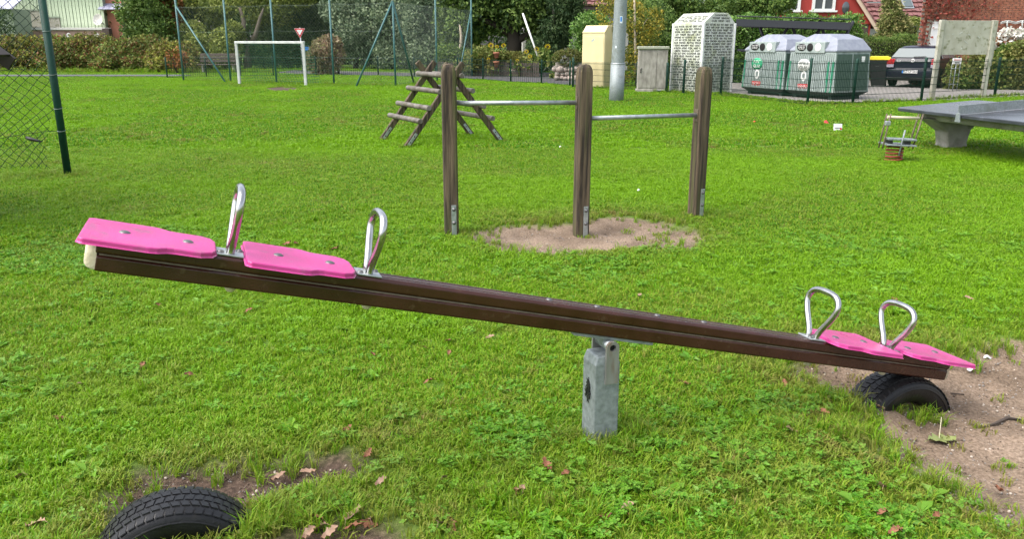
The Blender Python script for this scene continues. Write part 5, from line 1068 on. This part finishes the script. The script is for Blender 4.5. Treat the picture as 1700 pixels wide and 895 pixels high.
for sgn in (1, -1):
    xe = xm + sgn * (xR - xm + .35); ze = zl - slope * .35; d0, d1 = Vector((xe, Yr - .18, ze)), Vector((xm, Yr - .18, zr + .02))
    mb = MB(); mb.bar(d0, d1, .05, .20, (sgn * slope, 0, 1)); mb.build('verge_board', MATS['verge'], rh)
    mb = tiles(MB(), (xe, Yr - .25, ze + .12), (xe, Yr + 7.2, ze + .12), (xm, Yr - .25, zr + .14), 10, 22); o = mb.build('roof_tiles', MATS['tile'], rh); o['kind'] = 'stuff'
for x0, x1 in ((1298, 1331), (1348, 1389)):
    p, q = at(x0, 18, Yr - .1), at(x1, -16, Yr - .1); w_, h_ = q.x - p.x, q.z - p.z; cx, cz = (p.x + q.x) / 2, (p.z + q.z) / 2; mb = MB()
    for dx in (-w_ / 2 + .06, 0, w_ / 2 - .06): mb.box((cx + dx, Yr - .06, cz), (.13 if dx else .10, .12, h_))
    for dz in (-h_ / 2 + .06, h_ / 2 - .06): mb.box((cx, Yr - .065, cz + dz), (w_, .125, .13))
    o = mb.build('window', MATS['frame_white'], rh); mb = MB(); mb.box((cx, Yr - .022, cz - h_ / 2), (w_ + .25, .26, .09)); mb.build('sill', MATS['frame_white'], o)
    for dx in (-w_ / 4, w_ / 4): mb = MB(); mb.box((cx + dx, Yr - .03, cz), (w_ / 2 - .1, .03, h_ - .14)); mb.build('pane', MATS['pane'], o)
q = at(1404, 12, Yr - .04); o = MB().lathe([(0, .02), (.17, .02), (.20, 0)], (0, 0, 0), 20).build('oval_window', MATS['pane'], rh, local=True); o.matrix_local = Matrix.Translation(q - OFF[rh]) @ rot3((1, 0, 0), (0, 0, 1), (0, -1, 0)).to_4x4() @ Matrix.Diagonal((.95, 1.5, 1, 1))
th = thing('tiled_roof_house', 'house with a wide brown-red tiled roof behind the conifer', 'house', at(1500, 110, 50).xy.to_3d()); a, c = at(1395, 36, 49), at(1600, 36, 49)
mb = MB(); mb.box(((a.x + c.x) / 2, 53, a.z / 2), (c.x - a.x, 7.5, a.z)); mb.build('wall', MATS['housewall'], th)
o = tiles(MB(), (a.x - .3, 48.6, a.z), (c.x + .3, 48.6, a.z), (a.x - .3, 53, a.z + 4.2), 16, 30, .06).build('roof_tiles', MATS['tile'], th); o['kind'] = 'stuff'
p = at(1505, 4, 49.6); mb = MB(); mb.bar(p + Vector((0, -.4, -.35)), p + Vector((0, .5, .5)), .6, .12, (0, -.7, .7)); o = mb.build('roof_window', MATS['galv'], th, .01); mb = MB(); mb.bar(p + Vector((0, -.36, -.22)), p + Vector((0, .4, .5)), .45, .05, (0, -.7, .7)); mb.build('pane', MATS['glass'], o)
p = at(1452, 5, 49.4); mb = MB(); mb.box(p + Vector((0, 0, .05)), (.9, .1, .06)); mb.build('snow_guard', MATS['galv'], th)
# brick house
Yb = 31.6; bh = thing('brick_house', 'old red brick house wall at the right edge', 'house', at(1620, 110, Yb).xy.to_3d()); xa, xb = at(1527, 40, Yb).x, at(1790, 40, Yb).x; zt = 3.55
mb = MB(); mb.prism([(xa + .01, Yb), (xb, Yb), (xb + 4, Yb + 5), (xa + 4.2, Yb + 5)], zt - .02); mb.build('wall_core', MATS['mortar'], bh)
mb = MB(); rngp = random.Random(4); dx0, dx1 = at(1543, 40, Yb).x, at(1563, 40, Yb).x; dz = at(1550, 33, Yb).z
for r in range(int(zt / .077)):
    z = .04 + r * .077; x = xa + (.12 if r % 2 else 0)
    while x < xb:
        w_ = .235; cx = x + w_ / 2
        if not (dx0 - .1 < cx < dx1 + .12 and z < dz + .05): mb.box((cx, Yb - .008 + rngp.uniform(-.008, .006), z), (w_ - .014, .04, .064))
        x += .247
o = mb.build('brickwork', MATS['brick'], bh); o['kind'] = 'stuff'
mb = MB(); mb.box(((xa + xb) / 2, Yb + .2, zt + .05), (xb - xa + .2, .7, .14)); mb.build('eaves_course', MATS['cap_white'], bh)
mb = MB(); mb.box(((dx0 + dx1) / 2, Yb - .0, dz / 2), (dx1 - dx0 + .22, .06, dz)); mb.build('door_frame', MATS['board'], bh)
mb = MB(); mb.box(((dx0 + dx1) / 2 + .05, Yb - .04, dz / 2), (dx1 - dx0 - .05, .05, dz - .1)); o = mb.build('door', MATS['frame_white'], bh, .01)
for z in (dz * .45, dz * .87): mb = MB(); mb.box(((dx0 + dx1) / 2 + .05, Yb - .07, z), (dx1 - dx0 - .2, .02, .05)); mb.build('door_rail', MATS['cap_white'], o)
rng = np.random.default_rng(77); m_ = 560; P = np.stack([xa + rng.beta(1.0, 1.6, m_) * (at(1655, 0, Yb).x - xa), np.full(m_, Yb - .06) - rng.random(m_) * .06, 2.25 + rng.beta(1.3, 1.2, m_) * 1.25], 1)
e = rng.random(m_) < .22; P[e, 0] = xa + rng.random(e.sum()) * .45; P[e, 2] = rng.uniform(.9, 3.4, e.sum()); cr_ = thing('wall_creeper', 'dark red creeper on the upper left of the brick wall', 'creeper', (xa, Yb - .1, 0))
link('foliage', leaves(rng, P - np.array([xa, Yb - .1, 0]), np.tile([[0, -1, 0.]], (m_, 1)), .10, .08, .3, LM['ivy']), cr_); MB().tube([(xa + .2, Yb - .06, 0), (xa + .25, Yb - .06, 1.5), (xa + .6, Yb - .06, 2.9), (xa + 1.6, Yb - .06, 3.1)], [.02, .018, .012, .006], 6).build('stem', MATS['bark'], cr_)
orn = thing('wall_rail', 'white wavy metal rail fixed to the brick wall', 'rail', at(1680, 40, Yb)); pts = [at(1661 + i * 3, 37 - 3 * abs(math.sin(i * .38)), Yb - .15) for i in range(17)]
MB().tube(pts, .022, 6).build('top_rail', MATS['white_paint'], orn); MB().tube([q + Vector((0, 0, -.05)) for q in pts], .015, 6).build('lower_rail', MATS['white_paint'], orn)
for px_ in (1672, 1697): MB().tube([at(px_, 34, Yb - .15), at(px_, 47, Yb - .15)], .028, 6).build('bracket', MATS['white_paint'], orn)
# ------------------------------------------------------------------ litter, leaves, twigs
def lie(o, px, py, rz=0, tilt=(0, 0), dz=.0):
    p = gnd(px, py); o.location = (p.x, p.y, p.z + dz); o.rotation_euler = (tilt[0], tilt[1], rz)
def oak(seed, L_=.09, W_=.05):
    r = random.Random(seed); mb = MB(); n = 9; lv, rv, mv = [], [], []
    for i in range(n):
        t = i / (n - 1); w = W_ / 2 * math.sin(math.pi * min(1, t * .95 + .05)) ** .7 * (1.0 if i % 2 else .55) * r.uniform(.8, 1.2); z = .012 * math.sin(t * 3 + seed) + .010 * r.random()
        mv.append((t * L_, 0, z)); lv.append((t * L_ + .004, w, z + .010 * r.random() + w * .25)); rv.append((t * L_ + .004, -w, z + .010 * r.random() + w * .2))
    v = mv + lv + rv; f = []
    for i in range(n - 1): f += [(i, i + 1, n + i + 1, n + i), (i, 2 * n + i, 2 * n + i + 1, i + 1)]
    mb.add(v, f, True); mb.tube([(-.02, 0, .004), (0, 0, mv[0][2])], .0012, 4); return mb
leaf_me = [oak(s).mesh('fallen_leaf', MATS[mn]) for s, mn in ((1, 'leaf_brown'), (2, 'leaf_pale'), (3, 'leaf_brown'), (4, 'leaf_green'))]
spots = [(43, 800, 1, 1.0), (78, 882, 1, 1.2), (130, 648, 1, .8), (238, 612, 0, .9), (305, 632, 0, .9), (258, 512, 0, .8), (475, 799, 1, 1.1), (500, 797, 1, .9), (578, 880, 1, 1.2), (545, 886, 1, 1.1), (605, 886, 0, 1.0), (560, 890, 1, 1.1), (595, 876, 2, 1.0), (520, 890, 1, 1.0), (618, 878, 1, .9), (535, 878, 0, .9), (470, 411, 2, 1.3), (488, 411, 0, 1.0), (548, 419, 2, 1.2), (720, 641, 0, .9), (700, 582, 2, .8), (745, 592, 0, .8), (838, 660, 0, .8), (570, 725, 2, .8), (605, 770, 2, .8), (640, 805, 1, .8), (735, 806, 1, .9), (745, 868, 2, 1.0), (728, 886, 1, 1.1), (870, 818, 1, 1.0), (858, 832, 0, 1.0), (915, 790, 2, .9), (932, 802, 0, .8), (1050, 850, 1, 1.0), (1032, 858, 2, .9), (1303, 722, 1, .9), (1355, 692, 0, .8), (1442, 798, 2, 1.1), (1462, 822, 1, 1.2), (1470, 862, 0, .9), (1545, 870, 0, .7), (1440, 888, 3, 1.1), (1492, 892, 0, 1.0), (1652, 816, 2, .9), (1520, 770, 2, .8), (1465, 690, 1, .8), (990, 868, 2, .8), (740, 575, 0, .7), (820, 566, 1, .8), (958, 560, 2, .9), (1063, 496, 1, .8), (1247, 461, 2, .8), (1340, 521, 1, .8), (380, 575, 2, .7), (620, 600, 0, .7), (160, 520, 1, .7), (1300, 640, 0, .8), (1130, 640, 2, .7), (1600, 500, 1, .8), (1480, 500, 2, .8), (690, 500, 2, .8), (420, 520, 0, .8), (90, 700, 2, .8)]
rl = random.Random(11)
def leaf_label(x, y, kd):
    tone = ('rust-brown fallen', 'faded pinkish fallen', 'dark brown fallen', 'yellow-green fallen')[kd]
    if y < 430: return tone + ' leaf behind the raised pink seats'
    if x > 1400 and y > 670: return tone + ' leaf by the right sand'
    if x < 640 and y > 760: return tone + ' leaf near the left tyre'
    if y < 550: return tone + ' leaf behind the seesaw beam'
    if x > 1080: return tone + ' leaf right of the seesaw post'
    if x > 690: return tone + ' leaf left of the seesaw post'
    return tone + ' leaf below the left seesaw arm'
ORD = ['leftmost', 'second from the left', 'third from the left', 'fourth from the left', 'fifth from the left', 'sixth from the left', 'seventh from the left', 'eighth from the left', 'ninth from the left', 'tenth from the left']
LAB = {}
for sp_ in sorted(spots): LAB.setdefault(leaf_label(sp_[0], sp_[1], sp_[2]), []).append(sp_)
for px_, py_, kd, sc in spots:
    o = link('fallen_leaf', leaf_me[kd]); lie(o, px_, py_, rl.uniform(0, 6.28), (rl.uniform(-.4, .4), rl.uniform(-.4, .4)), .022); o.scale = (sc * .75,) * 3
    b0_ = leaf_label(px_, py_, kd); tag(o, b0_ + (', ' + ORD[LAB[b0_].index((px_, py_, kd, sc))] if len(LAB[b0_]) > 1 else ''), 'leaf', 'fallen leaves on the ground')
t = thing('green_leaf', 'broad green fallen leaf with a pale stalk on the sand', 'leaf', gnd(1558, 735), (0, 0, .3)); b_ = oak(9, .15, .085).mesh('leaf_blade', MATS['leaf_green']); o = link('leaf_blade', b_, t); o.location = (-.06, 0, .012)
MB().tube([(.0, 0, .02), (.03, .03, .05), (.06, .06, .085)], .002, 5).build('stalk', MATS['rubber_pad'], t, local=True)
o = MB().tube([gnd(1628, 713) + Vector((0, 0, .008)), gnd(1650, 708) + Vector((0, 0, .012)), gnd(1672, 698) + Vector((0, 0, .012)), gnd(1698, 700) + Vector((0, 0, .006))], [.003, .006, .008, .003], 6).build('twig', MATS['twig']); tag(o, 'crooked dark twig lying on the sand at the right edge', 'twig')
o = MB().tube([gnd(1578, 655) + Vector((0, 0, .006)), gnd(1600, 657) + Vector((0, 0, .006))], .003, 5).build('twig', MATS['twig']); tag(o, 'short thin twig on the sand beside the tyre', 'twig')
for px_, py_, lab, mt, sz in ((1609, 626, 'folded white paper scrap on the sand behind the seat', 'litter_white', .05), (1637, 605, 'white paper scrap by the grass edge of the sand', 'litter_white', .06), (1252, 206, 'small red plastic piece on the lawn, left of the two', 'litter_red', .10), (1371, 207, 'red plastic piece beside the small white board', 'litter_red', .16), (1060, 321, 'white paper scrap on the lawn behind the bars', 'litter_white', .06), (930, 248, 'tiny white scrap on the lawn between the bar posts', 'litter_white', .07)):
    mb = MB(); r = random.Random(px_); v = [(r.uniform(.6, 1) * sz / 2 * math.cos(a), r.uniform(.3, .7) * sz / 2 * math.sin(a), r.uniform(.0, .35) * sz) for a in np.linspace(0, 5.2, 7)] + [(0, 0, .4 * sz)]
    mb.add(v, [(i, (i + 1) % 7, 7) for i in range(7)]); o = mb.build('litter', MATS[mt]); lie(o, px_, py_, r.uniform(0, 3), (0, 0), .03); tag(o, lab, 'litter')
p = gnd(1390, 219); t = thing('small_board', 'small white board with a print standing in the grass', 'sign', p); mb = MB(); mb.box((0, 0, .09), (.155, .012, .12), Matrix.Rotation(-.15, 3, 'X')); mb.build('panel', MATS['litter_white'], t, .002, local=True)
mb = MB(); mb.box((0, -.010, .075), (.11, .003, .012), Matrix.Rotation(-.15, 3, 'X')); mb.build('print', MATS['ink'], t, local=True); mb = MB(); mb.box((.055, -.016, .06), (.03, .003, .03)); mb.build('print', MATS['litter_red'], t, local=True)
MB().cyl((0, .015, -.06), (0, .015, .1), .006, n=6).build('stake', MATS['galv'], t, local=True)

# ------------------------------------------------------------------ grass: tufts scattered over the lawn
grass_m = leafmat('grass_blade', [(.05, .165, .005), (.085, .25, .006), (.12, .32, .008), (.17, .35, .012), (.25, .32, .03)], .45, .4, inst=True)
clover_m = leafmat('clover_leaf', [(.06, .20, .012), (.09, .26, .015), (.125, .31, .02), (.17, .34, .04)], .42, .35, inst=True)
def blades(seed, n, spread, h0, h1, w, lean):
    r = np.random.default_rng(seed); V, F = [], []
    for i in range(n):
        a = r.uniform(0, 6.283); rad = spread * math.sqrt(r.random()); bx, by = rad * math.cos(a), rad * math.sin(a); th = r.uniform(0, 6.283); h = r.uniform(h0, h1); ln = r.uniform(.3, 1.0) * lean * h
        dx, dy = math.cos(th) * ln, math.sin(th) * ln; ww = w * r.uniform(.7, 1.3); px_, py_ = -math.sin(th) * ww / 2, math.cos(th) * ww / 2; k = len(V)
        V += [(bx - px_, by - py_, -.01), (bx + px_, by + py_, -.01), (bx + dx * .35 + px_, by + dy * .35 + py_, h * .62), (bx + dx * .35 - px_, by + dy * .35 - py_, h * .62), (bx + dx, by + dy, h * (1 - .25 * lean * .5))]
        F += [(k, k + 1, k + 2, k + 3), (k + 3, k + 2, k + 4)]
    me = bpy.data.meshes.new('grass_tuft'); me.from_pydata(V, [], F); me.materials.append(grass_m); return me
def clover(seed, n, spread):
    r = np.random.default_rng(seed); V, F = [], []
    for i in range(n):
        a = r.uniform(0, 6.283); rad = spread * math.sqrt(r.random()); c = Vector((rad * math.cos(a), rad * math.sin(a), r.uniform(.018, .045))); a0 = r.uniform(0, 6.28); s = r.uniform(.008, .014)
        tl = Vector((r.normal() * .35, r.normal() * .35, 1)).normalized(); x, y, _ = frame(tl)
        for q in range(3):
            d = x * math.cos(a0 + q * 2.094) + y * math.sin(a0 + q * 2.094); e = tl.cross(d); k = len(V); V += [c, c + d * s * .6 + e * s * .55 + tl * s * .15, c + d * s * 1.25 + tl * s * .1, c + d * s * .6 - e * s * .55 + tl * s * .15]; F.append((k, k + 1, k + 2, k + 3))
    me = bpy.data.meshes.new('clover_tuft'); me.from_pydata([tuple(v) for v in V], [], F); me.materials.append(clover_m); return me
def rosette(seed):
    r = np.random.default_rng(seed); V, F = [], []
    for i in range(9):
        a = i * .7 + r.uniform(-.2, .2); L_ = r.uniform(.04, .075); w = L_ * .28; d = Vector((math.cos(a), math.sin(a), 0)); e = Vector((-d.y, d.x, 0)); z = r.uniform(.25, .6); k = len(V)
        V += [(0, 0, .005), d * L_ * .5 + e * w + Vector((0, 0, L_ * z)), d * L_ + Vector((0, 0, L_ * z * .9)), d * L_ * .5 - e * w + Vector((0, 0, L_ * z))]; F.append((k, k + 1, k + 2, k + 3))
    me = bpy.data.meshes.new('weed_rosette'); me.from_pydata([tuple(v) for v in V], [], F); me.materials.append(clover_m); return me
def coll(name, meshes):
    c = bpy.data.collections.new(name)
    for i, me in enumerate(meshes): o = bpy.data.objects.new('%s_%02d' % (name, i), me); c.objects.link(o)
    return c
def scatter(name, label, cat, P, Rz, tilt, scl, dry, tone, idx, collection):
    me = bpy.data.meshes.new(name); me.vertices.add(len(P)); me.vertices.foreach_set('co', P.astype(np.float32).ravel())
    def att(n, t, d, v): a = me.attributes.new(n, t, 'POINT'); a.data.foreach_set(d, v.astype(np.int32 if t == 'INT' else np.float32).ravel())
    att('rot', 'FLOAT_VECTOR', 'vector', np.stack([tilt[:, 0], tilt[:, 1], Rz], 1)); att('scl', 'FLOAT', 'value', scl); att('dry', 'FLOAT', 'value', dry); att('tone', 'FLOAT', 'value', tone); att('idx', 'INT', 'value', idx)
    o = link(name, me); tag(o, label, cat, kind='stuff')
    ng = bpy.data.node_groups.new(name, 'GeometryNodeTree'); ng.interface.new_socket('Geometry', in_out='INPUT', socket_type='NodeSocketGeometry'); ng.interface.new_socket('Geometry', in_out='OUTPUT', socket_type='NodeSocketGeometry')
    N, L = ng.nodes, ng.links; gi = N.new('NodeGroupInput'); gout = N.new('NodeGroupOutput'); ip = N.new('GeometryNodeInstanceOnPoints'); ci = N.new('GeometryNodeCollectionInfo'); ci.inputs[0].default_value = collection; ci.inputs['Separate Children'].default_value = True; ci.inputs['Reset Children'].default_value = True
    def na(n, t):
        a = N.new('GeometryNodeInputNamedAttribute'); a.data_type = t; a.inputs[0].default_value = n; return a.outputs['Attribute']
    L.new(gi.outputs[0], ip.inputs['Points']); L.new(ci.outputs[0], ip.inputs['Instance']); ip.inputs['Pick Instance'].default_value = True
    L.new(na('idx', 'INT'), ip.inputs['Instance Index']); L.new(na('rot', 'FLOAT_VECTOR'), ip.inputs['Rotation']); L.new(na('scl', 'FLOAT'), ip.inputs['Scale']); L.new(ip.outputs[0], gout.inputs[0])
    md = o.modifiers.new('scatter', 'NODES'); md.node_group = ng
    return o
def lawn_pts(rng, y0, y1, dens, mx):
    w = .66 * y1 + mx; n = int(dens * (y1 - y0) * 2 * w); x = rng.uniform(-w, w, n); y = rng.uniform(y0, y1, n); k = np.abs(x) < .66 * y + mx; x, y = x[k], y[k]
    b_, p_, a1, a2 = regions(x, y); e = np.maximum(np.maximum(b_, p_), np.maximum(a1, a2)); r = rng.random(len(x))
    keep = r > sm(-.16, .02, e) * .985; keep &= (rng.random(len(x)) > .22 * sm(.05, .25, fbm(x, y, 1.3, 51)) * (y < 9))
    # nothing grows under the drive, the path, the pavement or inside the post
    for poly in ([(-12.5, 43), (-4.5, 39.0), (-1.2, 36.2), (.0, 34.2), (1.3, 33.0), (2.3, 31.4), (3.6, 32.5), (3.3, 36), (2.6, 44), (-12.5, 48)], [(6.9, 27.2), (7.9, 23.0), (9.5, 22.4), (12.0, 23.2), (18, 26.5), (24, 30), (24, 38), (8, 38), (6.2, 31)], [(-70, 38.2), (-15.6, 38.9), (-15.2, 39.6), (-16, 40.1), (-70, 39.6)]):
        if y1 > 20: keep &= sdist(x, y, poly) < -.25
    keep &= np.hypot(x - pb.x, y - pb.y) > .075
    x, y, e = x[keep], y[keep], e[keep]
    dry = np.clip(sm(-.40, .0, e) * .85 * rng.random(len(x)) + (.35 + .4 * (y < 4.5)) * sm(.05, .28, fbm(x, y, 1.1, 61)) * rng.random(len(x)) + (rng.random(len(x)) < .05) * .6 + .6 * rng.random(len(x)) * (np.exp(-((x - .25) ** 2 / .5 + (y - 2.72) ** 2 / .03)) + np.exp(-((x - 1.35) ** 2 / .12 + (y - 3.05) ** 2 / .08)) + np.exp(-((x - .6) ** 2 / 1.4 + (y - 7.6) ** 2 / .12))), 0, .9)
    tone = np.clip(sm(-.15, .25, fbm(x, y, .55, 71)) * .8 + .25 * sm(0, .3, fbm(x, y, 4, 77)) + rng.normal(0, .08, len(x)), 0, 1)
    return x, y, dry, tone
rng = np.random.default_rng(3)
near_c_ = coll('lawn_tuft_near', [blades(i, 19, .030, .012, .037, .0044, 1.2) for i in range(6)] + [blades(10 + i, 8, .02, .03, .058, .0045, 1.0) for i in range(2)])
mid_c = coll('lawn_tuft_mid', [blades(20 + i, 34, .055, .014, .038, .0058, 1.2) for i in range(5)])
far_c = coll('lawn_tuft_far', [blades(30 + i, 90, .14, .016, .040, .012, 1.1) for i in range(5)])
clov_c = coll('clover', [clover(40 + i, 12, .045) for i in range(4)] + [rosette(50 + i) for i in range(2)])
tall_c = coll('tall_tuft', [blades(60 + i, 22, .03, .05, .12, .0042, 1.0) for i in range(4)])
def go_(name, label, y0, y1, dens, mx, c, nvar, smin, smax, probs=None):
    x, y, dry, tone = lawn_pts(rng, y0, y1, dens, mx); n = len(x)
    scatter(name, label, 'grass', np.stack([x, y, gz(x, y)], 1), rng.uniform(0, 6.28, n), rng.normal(0, .12, (n, 2)), rng.uniform(smin, smax, n), dry, tone, rng.choice(nvar, n, p=probs), c)
go_('lawn_grass', 'short lawn grass around the seesaw', 1.5, 5.6, 1500, 1.0, near_c_, 8, .75, 1.25, [.15] * 6 + [.05, .05])
go_('lawn_grass', 'mown lawn grass around the gymnastics bars', 5.6, 12.5, 520, 1.2, mid_c, 5, .8, 1.3)
go_('lawn_grass', 'mown lawn grass out to the goal and the fences', 12.5, 52, 55, 2, far_c, 5, .8, 1.3)
x, y, dry, tone = lawn_pts(rng, 1.5, 7.0, 300, .8); pk = rng.random(len(x)) < .12 + .75 * sm(-.02, .2, fbm(x, y, 1.6, 81)); x, y, dry, tone = x[pk], y[pk], dry[pk] * .3, tone[pk] * .5; n = len(x)
scatter('clover_patches', 'clover and small weeds among the near grass', 'clover', np.stack([x, y, gz(x, y) + .004], 1), rng.uniform(0, 6.28, n), rng.normal(0, .1, (n, 2)), rng.uniform(.55, 1.0, n), dry, tone, rng.choice(6, n, p=[.22, .22, .22, .22, .06, .06]), clov_c)
# taller tufts where a mower does not reach
TP = []
def ring(cx, cy, r0, r1, n):
    a = rng.uniform(0, 6.283, n); r = rng.uniform(r0, r1, n); TP.append(np.stack([cx + r * np.cos(a), cy + r * np.sin(a)], 1))
ring(pb.x, pb.y, .07, .22, 60); ring(fp.x, fp.y, .05, .45, 60); ring(posts[0].x, posts[0].y, .08, .22, 30); ring(posts[2].x, posts[2].y, .08, .35, 50); ring(posts[2].x + .35, posts[2].y - .1, 0, .3, 40)
for q in (F1, F2, F3, F4): ring(q.x, q.y, .05, .22, 22)
def strip(a, c, w, n): u = rng.random((n, 1)); TP.append((1 - u) * np.array(a[:2]) + u * np.array(c[:2]) + rng.normal(0, w, (n, 2)))
ltc, rtc = lp, rp
strip(lp - PU * .32 - SN * .12, lp + PU * .34 - SN * .12, .03, 50); strip(lp + PU * .28 - SN * .05, lp + PU * .62 - SN * .1, .05, 60); strip(lp - PU * .40 + SN * .05, lp - PU * .3 - SN * .2, .05, 40)
strip(rp - PU * .40 - SN * .3, rp - PU * .36 + SN * .10, .05, 40); strip(rp - PU * .85 - SN * .25, rp - PU * .42 - SN * .22, .07, 70); strip(rp - PU * .1 - SN * .14, rp + PU * .12 - SN * .14, .03, 18)
pp = [Vector((*q, 0)) for q in SAND_PIT]
for i in (3, 4, 5, 6, 9, 10, 13, 14): strip(pp[i], pp[i + 1] if i + 1 < len(pp) else pp[0], .06, 24)
pp = [Vector((*q, 0)) for q in SAND_BARS]
for i in range(len(pp)): strip(pp[i], pp[(i + 1) % len(pp)], .07, 12)
strip(Vector((-.2, 2.45)).to_3d(), Vector((.9, 2.6)).to_3d(), .14, 60)
for i in range(len(FB) - 1): strip(FB[i], FB[i + 1], .09, int((FB[i + 1] - FB[i]).length * 25))
strip(fp - fd * .1, fp + fd * 3.4, .28, 520)
for i in range(14): strip(Vector((-33 + i * 1.5, 44.6 - i * .1, 0)), Vector((-31.5 + i * 1.5, 44.5 - i * .1, 0)), .3, 30)
strip(Vector((-1.4, 2.75, 0)), Vector((-.55, 3.0, 0)), .05, 40)
for i in range(4): strip(bp_[i], bp_[i + 1], .08, 60)
T = np.concatenate(TP); n = len(T); Pz = np.stack([T[:, 0], T[:, 1], gz(T[:, 0], T[:, 1])], 1)
scatter('tall_grass', 'longer unmown grass round posts, tyres, fences and sand edges', 'grass', Pz, rng.uniform(0, 6.28, n), rng.normal(0, .15, (n, 2)), rng.uniform(.3, .85, n) * (1 + .9 * (T[:, 1] > 15) + 2.2 * (T[:, 1] > 43)), np.clip(rng.random(n) ** 2 * .7, 0, 1), rng.random(n) * .4, rng.choice(4, n), tall_c)
# pebbles and crumbs on the sand
peb = coll('pebble', [rock((0, 0, 0), .004, 200 + i, (1, .8, .6)).mesh('pebble', m_) for i, m_ in enumerate((M('pebble_grey', (.22, .20, .18), .8), M('pebble_brown', (.10, .07, .05), .9), M('pebble_pale', (.42, .36, .30), .8)))])
def pebbles(name, label, poly, n, fn):
    xs = np.array(poly); x = rng.uniform(max(xs[:, 0].min(), -3), min(xs[:, 0].max(), 4.2), n); y = rng.uniform(xs[:, 1].min(), min(xs[:, 1].max(), 8), n); k = sdist(x, y, poly) > -.02; x, y = x[k], y[k]; m_ = len(x)
    scatter(name, label, 'gravel', np.stack([x, y, gz(x, y) + .002], 1), rng.uniform(0, 6.28, m_), rng.normal(0, .6, (m_, 2)), .3 + rng.random(m_) ** 4 * 1.5, np.zeros(m_), np.zeros(m_), rng.choice(3, m_, p=[.4, .35, .25]), peb)
pebbles('sand_grit', 'coarse grit and crumbs on the sand round the right tyre', SAND_PIT, 15000, None); pebbles('sand_grit', 'grit on the sand patch under the bars', SAND_BARS, 2500, None); pebbles('soil_crumbs', 'soil crumbs on the bare patch behind the left tyre', DIRT_TYRE, 1200, None)
